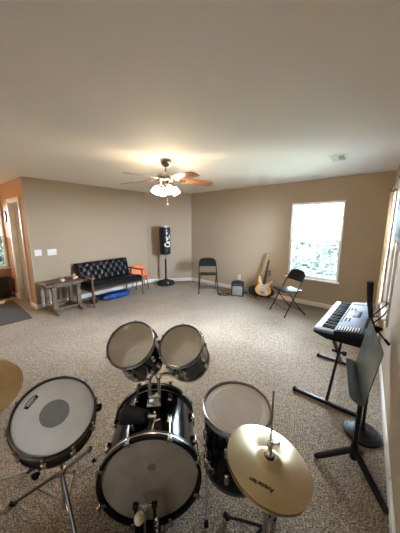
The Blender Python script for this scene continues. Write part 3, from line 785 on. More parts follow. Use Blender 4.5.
mb = MB(); mb.M = PM; mb.box((-.02, .01, .002), (.19, .062, .004), .002); mb.build('display', DARKSCR, panel)
for s in (-1, 1):
    mb = MB(); mb.M = PM
    mb.box((s*.405, .005, .0015), (.10, .16, .003), .001); sg_ = mb.build('speaker_grille', BLACKM, panel)
    mb = MB(); mb.M = PM
    for k in range(8): mb.box((s*.405, -.062+k*.019, .004), (.086, .0085, .004), .001)
    mb.build('grille_bar', WHITEP, sg_)
mb = MB(); mb.M = PM
for i in range(12):
    for j in range(2):
        if abs(-.20+i*.036+.02) > .11: mb.box((-.20+i*.036, -.055+j*.028, .003), (.022, .012, .005), .002)
for i in range(14): mb.box((-.22+i*.034, -.08, .003), (.020, .010, .005), .002)
mb.build('button', BLACKM, panel)
mb = MB(); nW = 36; kw = (KL-.046)/nW; x0 = -(KL-.046)/2
for k in range(nW):
    mb.box((x0+(k+.5)*kw, -.108, .064), (kw-.0012, .145, .016), .002)
    mb.box((x0+(k+.5)*kw, -.1795, .059), (kw-.0012, .004, .022), .001)
mb.build('white_keys', IVORY, kb)
mb = MB()
for k in range(nW):
    if (k % 7) in (0, 1, 3, 4, 5) and k < nW-1: mb.box((x0+(k+1)*kw, -.080, .077), (.0145, .098, .014), .003)
mb.build('black_keys', KEYB, kb)
mb = MB()
mb.tube([(.0, .165, .10), (-.01, .27, .25), (.03, .285, .28), (.27, .285, .28), (.31, .27, .25), (.30, .165, .10)], .005, 8)
mb.tube([(.0, .175, .115), (.0, .23, .135), (.30, .23, .135), (.30, .175, .115)], .005, 8)
mb.build('music_rest', BLACK, kb)

ks = thing('keyboard_stand', 'black folding X stand on two floor bars carrying the keyboard', 'keyboard stand', (sx_.x, sx_.y, 0), srz); ks.scale = (1, 1, .972)
for s in (-1, 1):
    mb = MB(); mb.box((s*.41, 0, .018), (.029, .54, .03), .005); ft = mb.build('floor_bar', BLACK, ks)
    mb = MB()
    for q in (-1, 1): mb.box((s*.41, q*.265, .018), (.040, .03, .036), .006)
    mb.build('end_cap', RUBBER, ft)
    y = -.0+s*.02
    d = Vector((-s*.68, 0, .64)); L_ = d.length
    R = d.to_track_quat('Z', 'Y').to_matrix().to_4x4()
    mb = MB(); mb.box((s*.40-s*.34, y, .345), (.022, .038, L_), .004, R); mb.build('cross_leg', BLACK, ks)
    mb = MB(); mb.box((-s*.28, .02, .682), (.035, .25, .026), .005); tp = mb.build('top_bar', BLACK, ks)
    mb = MB()
    for q in (-1, 1): mb.box((-s*.28, .02+q*.095, .697), (.045, .05, .006), .002)
    mb.build('rubber_pad', RUBBER, tp)
mb = MB(); mb.cyl((0, -.05, .345), (0, .05, .345), .012, n=12); mb.cyl((0, .05, .345), (0, .08, .345), .024, n=8); mb.build('locking_knob', RUBBER, ks)

# ------------------------------------------------------------------ music stand (front right)
ms = thing('music_stand', 'dark grey music stand with solid desk in front of the keyboard', 'music stand', (1.025, 1.357, 0))
tips = [(.805-1.025, 1.434-1.357), (1.059-1.025, 1.086-1.357), (1.161-1.025, 1.465-1.357)]
for x, y in tips:
    d = Vector((x, y, 0)).normalized()
    MB().tube([(d.x*.012, d.y*.012, .145), (d.x*.06, d.y*.06, .115), (x*.8, y*.8, .035), (x*.96, y*.96, .014), (x, y, .012)], [.018, .021, .020, .017, .012], 10).build('leg', BLACK, ms)
mb = MB(); mb.lathe([(.022, .08), (.026, .10), (.026, .16), (.018, .20)], 18); mb.build('hub', BLACK, ms)
MB().cyl((0, 0, .10), (.0, 0, .52), .0155, n=16).build('lower_tube', BLACK, ms)
MB().cyl((0, 0, .50), (.036, -.019, .78), .011, n=14).build('upper_tube', BLACK, ms)
bn, bf, tf_, tn = Vector((.889, 1.15, .636)), Vector((1.128, 1.589, .636)), Vector((1.173, 1.565, .971)), Vector((.935, 1.126, .971))
org = Vector((1.025, 1.357, 0))
X = (bf-bn).normalized(); Yv = ((tn-bn)-X*(tn-bn).dot(X)).normalized(); Zv = X.cross(Yv)
if Zv.x > 0: Zv = -Zv
DM = Matrix((X, Yv, Zv)).transposed().to_4x4(); DM.translation = (bn+bf)/2-org
def rrect(w, h, r, n=5):
    o = []
    for cx, cy, a in ((w/2-r, h-r, 0), (-w/2+r, h-r, 90), (-w/2+r*.3, r*.3, 180), (w/2-r*.3, r*.3, 270)):
        rr = r if a < 180 else r*.3
        for k in range(n+1):
            th = math.radians(a+90*k/n); o.append((cx+rr*math.cos(th), cy+rr*math.sin(th)))
    return o
mb = MB(); mb.M = DM; mb.prism(rrect(.50, .34, .022), .004, Matrix.Translation((0, 0, -.002)), .001); desk = mb.build('desk', GREYDESK, ms)
mb = MB(); mb.M = DM @ Matrix.Rotation(math.radians(76), 4, 'X'); mb.prism(rrect(.50, .075, .04), .004, Matrix.Translation((0, 0, -.002)), .001); mb.build('ledge', GREYDESK, desk)
mb = MB(); mb.M = DM; mb.box((0, .13, -.018), (.05, .09, .03), .006); mb.build('bracket', BLACK, ms)

# ------------------------------------------------------------------ microphone stand with round base
mc = thing('microphone_stand', 'round-base black microphone stand between music stand and keyboard', 'microphone stand', (1.268, 1.622, 0))
MB().lathe([(.125, 0), (.128, .010), (.124, .022), (.10, .030), (.098, .027), (.07, .034), (.068, .031), (.04, .040), (.022, .046), (.018, .07)], 44).build('round_base', BLACK, mc)
MB().cyl((0, 0, .05), (0, 0, .50), .011, n=14).build('lower_tube', BLACK, mc)
MB().cyl((0, 0, .48), (0, 0, .87), .0085, n=14).build('upper_tube', STEEL, mc)
mb = MB(); mb.box((0, 0, .875), (.035, .035, .05), .008); mb.cyl((-.03, 0, .875), (.04, 0, .875), .013, n=12); mb.build('clutch', RUBBER, mc)
bo = MB().tube([(.055, -.03, .80), (0, 0, .875), (-.035, .02, .96)], .006, 8).build('boom', BLACK, mc)
mb = MB(); mb.tube([(-.035, .02, .955), (-.05, .03, 1.08), (-.06, .035, 1.215)], [.014, .018, .022], 14); mb.build('microphone', BLACKM, mc)
MB().cyl((.05, -.027, .81), (.075, -.04, .775), .011, n=10).build('counterweight', BLACK, bo)

# ------------------------------------------------------------------ right wall: curtain, rod, monitor
rod = thing('curtain_rod', 'thin bronze curtain rod with round finial on the right wall', 'curtain rod', WR.p(1.50, .07, 2.03), WR.rz)
MB().cyl((-.42, 0, 0), (.62, 0, 0), .009, n=12).build('rod', BRONZE, rod)
for x in (-.43, .63): MB().sphere((x, 0, 0), .024, 14, 10).build('finial', BRONZE, rod)
for x in (-.375, .56): MB().box((x, .035, 0), (.02, .07, .016), .003).build('bracket', BRONZE, rod)
cu = thing('curtain', 'narrow cream curtain panel hanging beside the right wall window', 'curtain', WR.p(1.10, .065, 0), WR.rz)
def fold(u, v):
    x = (u-.5)*.22*(1+.12*math.sin(v*5)); y = .020*math.sin(u*PI*9)+.006*math.sin(u*23+v*4)
    return Vector((x, y, (.12+(2.00-.12)*v)))
mb = MB(); mb.grid(72, 14, fold); o = mb.build('panel', CREAM, cu, sharp=80); sm = o.modifiers.new('solid', 'SOLIDIFY'); sm.thickness = .002
mb = MB()
for k in range(5): mb.lathe([(.011, -.003), (.0155, -.003), (.0155, .003), (.011, .003), (.011, -.003)], 16, Matrix.Translation((-.09+k*.045, .005, 2.03)) @ Matrix.Rotation(PI/2, 4, 'Y'), False)
mb.build('ring', BRONZE, cu)
tv = thing('wall_monitor', 'black framed screen mounted high on the right wall at the photo edge', 'screen', WR.p(2.60, .0, 1.74), WR.rz)
MB().box((0, -.05, 0), (.90, .045, .52), .008).build('housing', BLACK, tv)
MB().box((0, -.0735, .005), (.83, .003, .45), .001).build('screen', DARKSCR, tv)
MB().box((0, -.014, 0), (.25, .03, .2), .004).build('wall_bracket', BLACK, tv)

# ------------------------------------------------------------------ drum kit
def drum_parts(t, M, R, depth, headm, hoopm, lugs, shellm=SHELL, hoop_h=.022, dot=None, lug_r=.017, lug_len=.06, both=True, reso=None):
    """drum whose batter head lies at local z=0 of M, shell going to -z"""
    mb = MB(); mb.M = M
    mb.lathe([(R-.006, -.012), (R-.002, -.012), (R-.002, -depth+.012), (R-.006, -depth+.012), (R-.006, -.012)], 56, cap=False)
    sh = mb.build('shell', shellm, t)
    mb = MB(); mb.M = M; mb.lathe([(.0001, .0), (R-.012, 0), (R-.004, -.004), (R-.002, -.012)], 64, cap=False); hd_ = mb.build('batter_head', headm, t)
    if dot:
        mb = MB(); mb.M = M; mb.lathe([(.0001, .0012), (dot[0], .0012), (dot[0]+.001, .0)], 48, cap=False); mb.build('center_dot', dot[1], hd_)
    mb = MB(); mb.M = M
    mb.lathe([(R, .010), (R+.003, .012), (R+.0045, .009), (R+.003, .004), (R+.003, -.012), (R+.010, -.014), (R+.010, -.018), (R-.001, -.018), (R-.001, .008), (R, .010)], 64, cap=False)
    mb.build('batter_hoop', hoopm, t)
    if both:
        mb = MB(); mb.M = M; mb.lathe([(.0001, -depth), (R-.004, -depth), (R-.002, -depth+.01)], 56, cap=False); mb.build('resonant_head', reso or HEADS, t)
        mb = MB(); mb.M = M; mb.lathe([(R, -depth-.010), (R+.004, -depth-.008), (R+.003, -depth+.012), (R+.010, -depth+.014), (R+.010, -depth+.018), (R-.001, -depth+.018), (R, -depth-.010)], 56, cap=False); mb.build('resonant_hoop', hoopm, t)
    for k in range(lugs):
        a = 2*PI*(k+.5)/lugs; ca, sa = math.cos(a), math.sin(a)
        for zc in ((-depth*.28, -depth*.72) if depth > .2 else (-depth*.5,)):
            mb = MB(); mb.M = M @ Matrix.Rotation(a, 4, 'Z')
            mb.box((R+.008, 0, zc), (.024, .024, lug_len), .008, None, 3)
            mb.cyl((R+.010, 0, zc+lug_len/2-.004), (R+.010, 0, zc+lug_len/2+.008), .007, n=10)
            mb.build('lug', CHROME, sh)
    for k in range(lugs):
        a = 2*PI*(k+.5)/lugs
        x, y = (R+.011)*math.cos(a), (R+.011)*math.sin(a)
        mb = MB(); mb.M = M
        mb.cyl((x, y, -.03 if depth > .2 else -depth*.4), (x, y, -.008), .003, n=8)
        mb.cyl((x, y, -.010), (x, y, .004), .0055, n=8)
        mb.build('tension_rod', CHROME, t)
    return sh

# bass drum --------------------------------------------------------
KC = Vector((-.265, 1.067, .279)); KN = Vector((.1135, -.9925, .04)).normalized()
kd = thing('bass_drum', 'large black bass drum lying on its side with a worn tan batter head', 'drum', (-.285, 1.26, 0))
KM = frame_from(KN, KC-Vector(kd.location), (1, 0, 0))
RK, DK = .256, .40
mb = MB(); mb.M = KM; mb.lathe([(RK-.006, -.03), (RK, -.03), (RK, -DK+.03), (RK-.006, -DK+.03), (RK-.006, -.03)], 72, cap=False); ksh = mb.build('shell', SHELL, kd)
mb = MB(); mb.M = KM; mb.lathe([(.0001, .012), (RK-.02, .012), (RK-.006, .006), (RK-.002, -.02)], 72, cap=False); khd = mb.build('batter_head', HEADK, kd)
mb = MB(); mb.M = KM; mb.lathe([(.0001, .0135), (.022, .0135), (.023, .012)], 32, Matrix.Translation((.01, .08, 0)), False); mb.build('felt_patch', PATCH, khd)
mb = MB(); mb.M = KM; mb.lathe([(.0001, -DK), (RK-.004, -DK), (RK-.002, -DK+.02)], 64, cap=False); mb.build('front_head', HEADS, kd)
for nm, za, zb in (('batter_hoop', .028, -.018), ('front_hoop', -DK+.018, -DK-.028)):
    mb = MB(); mb.M = KM
    mb.lathe([(RK+.001, za), (RK+.016, za), (RK+.018, za-(za-zb)*.15), (RK+.018, zb+(za-zb)*.15), (RK+.016, zb), (RK+.001, zb), (RK+.001, za)], 80, cap=False); hp = mb.build(nm, HOOPB, kd)
    mb = MB(); mb.M = KM; zm = (za+zb)/2
    mb.lathe([(RK+.0185, zm-.004), (RK+.0195, zm-.003), (RK+.0195, zm+.003), (RK+.0185, zm+.004)], 80, cap=False); mb.build('hoop_inlay', STEEL, hp)
for k in range(8):
    a = 2*PI*(k+.5)/8
    for zc in (-.11, -.29):
        mb = MB(); mb.M = KM @ Matrix.Rotation(a, 4, 'Z'); mb.box((RK+.010, 0, zc), (.03, .028, .06), .009, None, 3); mb.build('lug', CHROME, ksh)
    for za, zb, s in ((-.08, .03, 1), (-DK+.08, -DK-.03, -1)):
        mb = MB(); mb.M = KM @ Matrix.Rotation(a, 4, 'Z')
        mb.cyl((RK+.024, 0, za), (RK+.024, 0, zb), .0035, n=8)
        mb.box((RK+.022, 0, zb-s*.012), (.014, .026, .03), .004); mb.box((RK+.008, 0, zb), (.03, .02, .006), .002)
        mb.cyl((RK+.024, -.016, zb+s*.012), (RK+.024, .016, zb+s*.012), .005, n=8)
        mb.build('claw', CHROME, kd)
for s in (-1, 1):                                            # spurs
    mb = MB()
    p0 = KM @ Vector((s*(RK-.02), -.06, -.10)); foot = Vector((s*.36+.0, .16 if s < 0 else -.02, .014))
    if s < 0: p0 = KM @ Vector((-(RK-.005), -.05, -.30)); foot = Vector((-.733+.285, 1.391-1.26, .016))
    else: p0 = KM @ Vector((RK-.005, -.05, -.32)); foot = Vector((.33, .24, .016))
    mb.tube([p0, p0.lerp(foot, .5)+Vector((0, 0, .01)), foot], .007, 8); sp = mb.build('spur', CHROME, kd)
    d = (foot-p0).normalized()
    mb = MB(); mb.cyl(foot-d*.03, foot, .012, n=10); mb.build('rubber_tip', RUBBER, sp)
# tom mount plate on top
topz = lambda a, z, r=0: KM @ Vector(((RK+r)*math.cos(a), (RK+r)*math.sin(a), z))
mb = MB(); mb.M = KM
mb.box((0.01, RK+.014, -.235), (.085, .034, .10), .012, None, 3); mb.box((0.01, RK+.04, -.25), (.07, .03, .05), .01); mb.build('tom_mount', CHROME, kd)
mb = MB(); mb.M = KM
for x in (-.018, .038):
    mb.cyl((x, RK+.03, -.25), (x, RK+.155, -.27), .0115, n=14); mb.sphere((x, RK+.16, -.27), .02, 14, 10)
mb.build('mount_post', CHROME, kd)
mb = MB(); mb.M = KM; mb.cyl((.01, RK+.03, -.19), (.01, RK+.06, -.16), .005, n=8); mb.box((.01, RK+.065, -.155), (.045, .012, .012), .005); mb.build('wing_nut', CHROME, kd)

# cowbell on its clamp --------------------------------------------
cb = thing('cowbell', 'black cowbell clamped above the bass drum shell', 'cowbell', (-.268, 1.19, .555))
mb = MB()
a_, b_ = Vector((-.175, .01, .0)), Vector((-.03, .0, -.01))
def bell(u, v):
    p = a_.lerp(b_, v); w = .062*(1-v)+.036*v; h = .036*(1-v)+.020*v
    t_ = u*2*PI; sg = lambda c: math.copysign(abs(c)**.6, c)
    return p+Vector((0, sg(math.cos(t_))*w, sg(math.sin(t_))*h))
mb.grid(32, 8, bell); bmesh.ops.remove_doubles(mb.bm, verts=mb.bm.verts[:], dist=1e-5)
bb = mb.build('bell', BLACKM, cb, sharp=60)
sm = bb.modifiers.new('solid', 'SOLIDIFY'); sm.thickness = .003
mb = MB(); mb.grid(32, 1, lambda u, v: bell(u, 1.0) if v > .5 else b_+Vector((.002, 0, 0))); mb.build('bell_top', BLACKM, bb)
mb = MB(); mb.box((-.012, 0, -.012), (.05, .026, .022), .006); mb.box((.01, 0, -.012), (.022, .03, .032), .007); mb.build('clamp', CHROME, cb)
mb = MB(); mb.cyl((.01, -.01, -.01), (.03, -.035, .0), .005, n=8); mb.box((.034, -.04, .002), (.034, .010, .012), .004, Matrix.Rotation(.5, 4, 'Z')); mb.build('wing_bolt', CHROME, cb)
mb = MB(); mb.tube([(.012, 0, .02), (.012, 0, -.02), (.012, -.02, -.028), (.010, -.112, -.018)], .0048, 8); mb.box((.010, -.118, -.014), (.03, .03, .022), .005); mb.build('mounting_rod', CHROME, cb)

# kick pedal -------------------------------------------------------
kp = thing('kick_pedal', 'bass drum pedal with a pale beater against the batter head', 'pedal', (-.272, .965, 0), math.radians(3))
mb = MB(); mb.box((0, -.14, .009), (.105, .32, .012), .004); mb.box((0, .03, .014), (.13, .05, .022), .005); mb.build('base_plate', BLACK, kp)
for s in (-1, 1):
    mb = MB(); mb.prism([(-.025, 0), (.025, 0), (.012, .245), (-.012, .245)], .014, Matrix.Translation((s*.046-.007, .0, .01)) @ Matrix(((0, 0, 1, 0), (1, 0, 0, 0), (0, 1, 0, 0), (0, 0, 0, 1))), .003)
    mb.cyl((s*.046-.013, 0, .247), (s*.046+.013, 0, .247), .015, n=16); mb.build('upright', BLACK, kp)
mb = MB(); mb.cyl((-.05, 0, .247), (.05, 0, .247), .006, n=12); mb.cyl((-.01, 0, .247), (.012, 0, .247), .018, n=16); mb.build('axle', CHROME, kp)
mb = MB(); mb.M = Matrix.Translation((0, -.285, .02)) @ Matrix.Rotation(math.radians(24), 4, 'X'); mb.prism([(-.04, 0), (.04, 0), (.045, .10), (.036, .25), (.022, .27), (-.022, .27), (-.036, .25), (-.045, .10)], .010, None, .003); mb.build('footboard', STEEL, kp)
mb = MB(); mb.tube([(0, -.034, .128), (0, -.018, .20), (0, -.018, .247)], .006, 6); mb.build('chain', STEEL, kp)
bt = MB().tube([(0, 0, .240), (0, -.075, .31), (0, -.115, .345)], .004, 8).build('beater_shaft', CHROME, kp)
mb = MB(); mb.sphere((0, -.122, .350), .031, 20, 14, (.72, .75, 1.25), Matrix.Rotation(.75, 4, 'X')); mb.build('beater', FELT, bt)
mb = MB(); mb.cyl((.045, -.02, .05), (.06, -.02, .21), .008, n=8); mb.tube([(.055+.010*math.cos(k*.9), -.02+.010*math.sin(k*.9), .06+k*.003) for k in range(48)], .002, 5); mb.build('spring', CHROME, kp)

# toms -------------------------------------------------------------
def tom(label, c, n, R, depth, post):
    t = thing('rack_tom', label, 'drum', (c[0]-n[0]*depth/2, c[1]-n[1]*depth/2, c[2]-n[2]*depth-.02), group='rack toms')
    M = frame_from(n, Vector(c)-Vector(t.location), (1, 0, 0))
    sh = drum_parts(t, M, R, depth, CLEARH, STEEL, 6, both=True, reso=RESO)
    mb = MB(); mb.M = M; mb.lathe([(R-.0075, -.014), (R-.0075, -depth+.012)], 56, cap=False); iw = mb.build('inner_wall', INNER, sh)
    mb = MB(); mb.M = M @ Matrix.Rotation(math.radians(262), 4, 'Z'); mb.box((R-.0085, 0, -depth*.62), (.001, .04, .018)); mb.build('shell_label', STEEL, sh)
    p1 = Vector(post)-Vector(t.location); cen = M @ Vector((0, 0, -depth*.62)); d = (p1-cen); d -= M.to_3x3().col[2]*d.dot(M.to_3x3().col[2]); d.normalize()
    pb_ = cen+d*(R+.004)
    mb = MB(); mb.cyl(cen+d*(R-.003), cen+d*(R+.025), .026, n=16); mb.tube([cen+d*(R+.02), pb_.lerp(p1, .5)+Vector((0, 0, .012)), p1], .0095, 10, smooth_steps=4); mb.build('mount_arm', CHROME, sh)
    return t
pL = KM @ Vector((-.018, RK+.165, -.272)) + Vector(kd.location); pR = KM @ Vector((.038, RK+.165, -.272)) + Vector(kd.location)
tom('larger rack tom, black shell, mounted left above the bass drum', (-.485, 1.554, .801), (-.144, -.612, .777), .165, .285, pL)
tom('smaller rack tom, black shell, mounted right above the bass drum', (-.134, 1.552, .792), (-.195, -.572, .797), .152, .275, pR)

# floor tom --------------------------------------------------------
ft_ = thing('floor_tom', 'black floor tom standing on chrome legs right of the bass drum', 'drum', (.20, 1.155, 0))
FM = frame_from((-.018, -.071, 1), (0, 0, .643), (1, 0, 0))
fsh = drum_parts(ft_, FM, .178, .38, HEADF, STEEL, 8, both=True, dot=(.135, mat('floor_tom_film', srgb(196, 186, 174), .5, noise=(7, srgb(180, 169, 156), .3, .7))))
for a in (214, 334, 94):
    ca, sa = math.cos(math.radians(a)), math.sin(math.radians(a)); r = .178+.022
    mb = MB(); mb.tube([(r*ca, r*sa, .50), (r*ca, r*sa, .20), (r*ca, r*sa, .12), (r*ca, r*sa, .02)], .0055, 8); lg = mb.build('leg', CHROME, ft_)
    mb = MB(); mb.cyl((r*ca, r*sa, 0), (r*ca, r*sa, .035), .013, .010, n=12); mb.build('rubber_foot', RUBBER, lg)
    mb = MB(); mb.M = Matrix.Rotation(math.radians(a), 4, 'Z'); mb.box((r-.006, 0, .40), (.034, .034, .055), .008); mb.cyl((r, .012, .41), (r, .05, .41), .005, n=8); mb.box((r, .055, .41), (.01, .012, .034), .004); mb.build('leg_bracket', CHROME, lg)

# snare and its stand ----------------------------------------------
SC = Vector((-.70, 1.015, .724)); SN = Vector((.25, -.423, .871)).normalized()
sd = thing('snare_drum', 'snare drum with white coated head and grey centre dot on its stand', 'drum', (SC.x-SN.x*.1, SC.y-SN.y*.1, SC.z-.18))
SM = frame_from(SN, SC-Vector(sd.location), (1, .2, 0))
SSHELL = mat('snare_shell', srgb(58, 50, 44), .3, metal=.6, noise=(9, srgb(44, 38, 34), .3, .7))
ssh = drum_parts(sd, SM, .176, .135, HEADS, DSTEEL, 10, SSHELL, dot=(.062, DOT), lug_len=.045)
# printed maker's mark near the rim
lc = Vector((-.822, 1.034, .768))-SC; lx = SM.to_3x3().inverted() @ lc
ang = math.atan2(lx.y, lx.x)
LM = SM @ Matrix.Translation((lx.x, lx.y, .0012)) @ Matrix.Rotation(ang-PI/2, 4, 'Z')
mb = MB(); mb.M = LM
def arcband(u, v):
    th = PI*(.18+.64*u); r = .030+.006*v
    return Vector((r*1.3*math.cos(th), r*.7*math.sin(th)-.012, 0))
mb.grid(16, 1, arcband); mb.box((0, -.006, 0), (.066, .015, .0004))
mk = mb.build('printed_mark', LOGO, ssh)
text_mesh('lettering', 'REMO', .017, PAPER, mk, LM @ Matrix.Translation((0, -.006, .0006)), .0002)
mb = MB(); mb.M = SM @ Matrix.Rotation(math.radians(200), 4, 'Z'); mb.box((.186, 0, -.07), (.022, .035, .07), .006); mb.build('strainer', CHROME, ssh)

st = thing('snare_stand', 'chrome snare stand with black rubber basket arms under the snare drum', 'drum stand', (-.73, 1.06, 0))
SL = Vector(st.location)
piv = Vector((0, 0, .40))
MB().cyl((0, 0, .10), (0, 0, .33), .0125, n=14).build('lower_tube', CHROME, st)
MB().cyl((0, 0, .30), (0, 0, .42), .009, n=14).build('upper_tube', CHROME, st)
mb = MB(); mb.box((0, 0, .33), (.04, .04, .045), .008); mb.cyl((.02, 0, .33), (.06, 0, .33), .005, n=8); mb.box((.065, 0, .33), (.01, .012, .036), .004); mb.build('height_clamp', CHROME, st)
cen = SC-SN*.15-SL
mb = MB(); mb.sphere(cen-SN*.035, .03, 14, 10); mb.cyl((0, 0, .40), cen-SN*.035, .012, n=10); mb.build('basket_pivot', CHROME, st)
for a in (20, 140, 260):
    e1 = SM @ Vector((.172*math.cos(math.radians(a)), .172*math.sin(math.radians(a)), -.16))+Vector(sd.location)-SL
    e2 = SM @ Vector((.205*math.cos(math.radians(a)), .205*math.sin(math.radians(a)), -.155))+Vector(sd.location)-SL
    e3 = SM @ Vector((.208*math.cos(math.radians(a)), .208*math.sin(math.radians(a)), -.115))+Vector(sd.location)-SL
    mb = MB(); mb.tube([cen-SN*.035, e1, e2], .006, 8); arm = mb.build('basket_arm', CHROME, st)
    mb = MB(); mb.tube([e1.lerp(e2, .5), e2, e3], .012, 10); mb.build('rubber_grip', RUBBER, arm)
for (x, y) in ((-.36, .075), (.26, -.30), (-.067, .42)):
    d = Vector((x, y, 0))
    mb = MB(); mb.tube([(0, 0, .33), d*.5+Vector((0, 0, .175)), d+Vector((0, 0, .015))], .009, 8); lg = mb.build('leg', DSTEEL, st)
    mb = MB(); mb.tube([(0, 0, .13), d*.5+Vector((0, 0, .175))], .0045, 8); mb.build('leg_brace', CHROME, lg)
    dn = d.normalized()
    mb = MB(); mb.tube([d-dn*.02+Vector((0, 0, .022)), d+dn*.015+Vector((0, 0, .012))], .013, 10); mb.build('rubber_foot', RUBBER, lg)

# crash cymbal on a stand, left ------------------------------------
def cymbal_prof(R, bell_r, bell_h, bow):
    pr = [(.006, bell_h+bow)]
    for k in range(1, 7): pr.append((bell_r*k/6, bow+bell_h*math.cos(k/6*PI/2)**.8))
    for k in range(1, 13):
        q = k/12; pr.append((bell_r+(R-bell_r)*q, bow*(1-q**1.7)))
    return pr+[(r, z-.0015) for r, z in pr[::-1]]
CC = Vector((-1.067, .99, .866)); CN = Vector((.22, -.22, .95)).normalized()
cs = thing('crash_cymbal', 'dark bronze cymbal on a tripod stand at the left edge beside the snare', 'cymbal', (-1.25, .93, 0))
CSL = Vector(cs.location)
mb = MB(); mb.lathe(cymbal_prof(.203, .055, .018, .018), 72, cap=False)
cy = mb.build('cymbal', BRASSD, cs); cy.matrix_local = frame_from(CN, CC-CSL-CN*.012, (1, 0, 0))
top = CC-CSL
mb = MB(); mb.M = frame_from(CN, top, (1, 0, 0)); mb.cyl((0, 0, -.04), (0, 0, .065), .004, n=8); mb.box((0, 0, .055), (.036, .009, .012), .004); mb.lathe([(.016, .026), (.016, .040)], 14); mb.build('tilter_post', CHROME, cs)
mb = MB(); mb.M = frame_from(CN, top, (1, 0, 0)); mb.lathe([(.018, -.014), (.018, -.002)], 14); mb.build('felt_washer', FELT, cs)
mb = MB(); mb.tube([top-CN*.04, (.0, .0, .80), (0, 0, .78)], .010, 10); mb.cyl((0, 0, .40), (0, 0, .79), .009, n=12); mb.build('upper_tube', CHROME, cs)
MB().cyl((0, 0, .12), (0, 0, .45), .0125, n=12).build('lower_tube', CHROME, cs)
for a in (72, 192, 312):
    d = Vector((math.cos(math.radians(a)), math.sin(math.radians(a)), 0))*.42
    mb = MB(); mb.tube([(0, 0, .30), d*.6+Vector((0, 0, .14)), d+Vector((0, 0, .015))], .007, 8); lg = mb.build('leg', CHROME, cs)
    MB().tube([(0, 0, .13), d*.6+Vector((0, 0, .14))], .005, 8).build('leg_brace', CHROME, lg)
    mb = MB(); mb.tube([d*.95+Vector((0, 0, .024)), d*1.06+Vector((0, 0, .013))], .013, 10); mb.build('rubber_foot', RUBBER, lg)

# hi-hat -----------------------------------------------------------
HC = Vector((.279, .823, .667)); HN = Vector((.23, -.05, .97)).normalized()
hh = thing('hi_hat', 'bronze hi-hat cymbals on a stand in front of the floor tom', 'cymbal', (.281, .824, 0))
HL = Vector(hh.location)
HM = frame_from(HN, HC-HL, (1, 0, 0))
mb = MB(); mb.lathe(cymbal_prof(.172, .048, .016, .014), 80, cap=False); tc_ = mb.build('top_cymbal', BRASS, hh); tc_.matrix_local = HM
mb = MB(); mb.lathe([(r, -z) for r, z in cymbal_prof(.170, .048, .016, .014)], 80, cap=False); bc_ = mb.build('bottom_cymbal', BRASS, hh); bc_.matrix_local = frame_from(HN, HC-HL-HN*.022, (1, 0, 0))
mb = MB(); mb.cyl((0, 0, .30), (.002, 0, .99), .0035, n=8); mb.build('pull_rod', STEEL, hh)
mb = MB(); mb.M = Matrix.Translation((0, 0, .667)); mb.lathe([(.016, .028), (.017, .036), (.010, .040), (.010, .075), (.013, .078), (.013, .088), (.006, .092)], 16); mb.cyl((.01, 0, .082), (.034, 0, .082), .0035, n=8); mb.box((.036, 0, .082), (.008, .008, .022), .003); mb.build('clutch', CHROME, hh)
mb = MB(); mb.M = Matrix.Translation((0, 0, .667)); mb.lathe([(.021, .022), (.021, .031)], 18); mb.build('felt_washer', BLACKM, hh)
mb = MB(); mb.cyl((0, 0, .10), (0, 0, .46), .0125, n=14); mb.cyl((0, 0, .44), (0, 0, .585), .0095, n=12); mb.lathe([(.03, .58), (.032, .588), (.02, .594)], 16); mb.build('stand_tube', CHROME, hh)
for a in (118, 62, 178):
    d = Vector((math.cos(math.radians(a)), math.sin(math.radians(a)), 0))*.28
    mb = MB(); mb.tube([(0, 0, .33), d*.62+Vector((0, 0, .14)), d+Vector((0, 0, .015))], .007, 8); lg = mb.build('leg', BLACK, hh)
    MB().tube([(0, 0, .12), d*.62+Vector((0, 0, .14))], .005, 8).build('leg_brace', CHROME, lg)
    mb = MB(); mb.tube([d*.95+Vector((0, 0, .024)), d*1.06+Vector((0, 0, .013))], .014, 10); mb.build('rubber_foot', RUBBER, lg)
mb = MB(); mb.M = Matrix.Translation((0, -.28, .02)) @ Matrix.Rotation(math.radians(22), 4, 'X'); mb.prism([(-.04, 0), (.04, 0), (.042, .1), (.03, .24), (-.03, .24), (-.042, .1)], .010, None, .003); mb.build('footboard', BLACK, hh)
mb = MB(); mb.box((0, -.14, .009), (.085, .30, .014), .004); mb.box((0, 0, .06), (.07, .04, .11), .008); mb.build('pedal_base', BLACK, hh)
# maker's lettering, reads from the far side of the cymbal
P1 = Vector((.266, .707, .664)); P2 = Vector((.180, .738, .686))
HMw = Matrix.Translation(HL) @ HM; inv = HMw.inverted()
q1, q2 = inv @ P1, inv @ P2; xd = (q2-q1); xd.z = 0; xd.normalize()
mid_ = (q1+q2)/2; rr = math.hypot(mid_.x, mid_.y)
def surf(r):
    q = max(0, (r-.048)/(.172-.048)); return .014*(1-q**1.7)
ydir = Vector((0, 0, 1)).cross(xd)
def bendhat(p):
    v = Vector((mid_.x, mid_.y, 0))+xd*p.x+ydir*p.y
    return Vector((v.x, v.y, surf(math.hypot(v.x, v.y))+.0008+p.z*.3))
text_mesh('lettering', 'Agazarian', .023, LOGO, tc_, None, .0003, bendhat, shear=.25, bold=.0009)

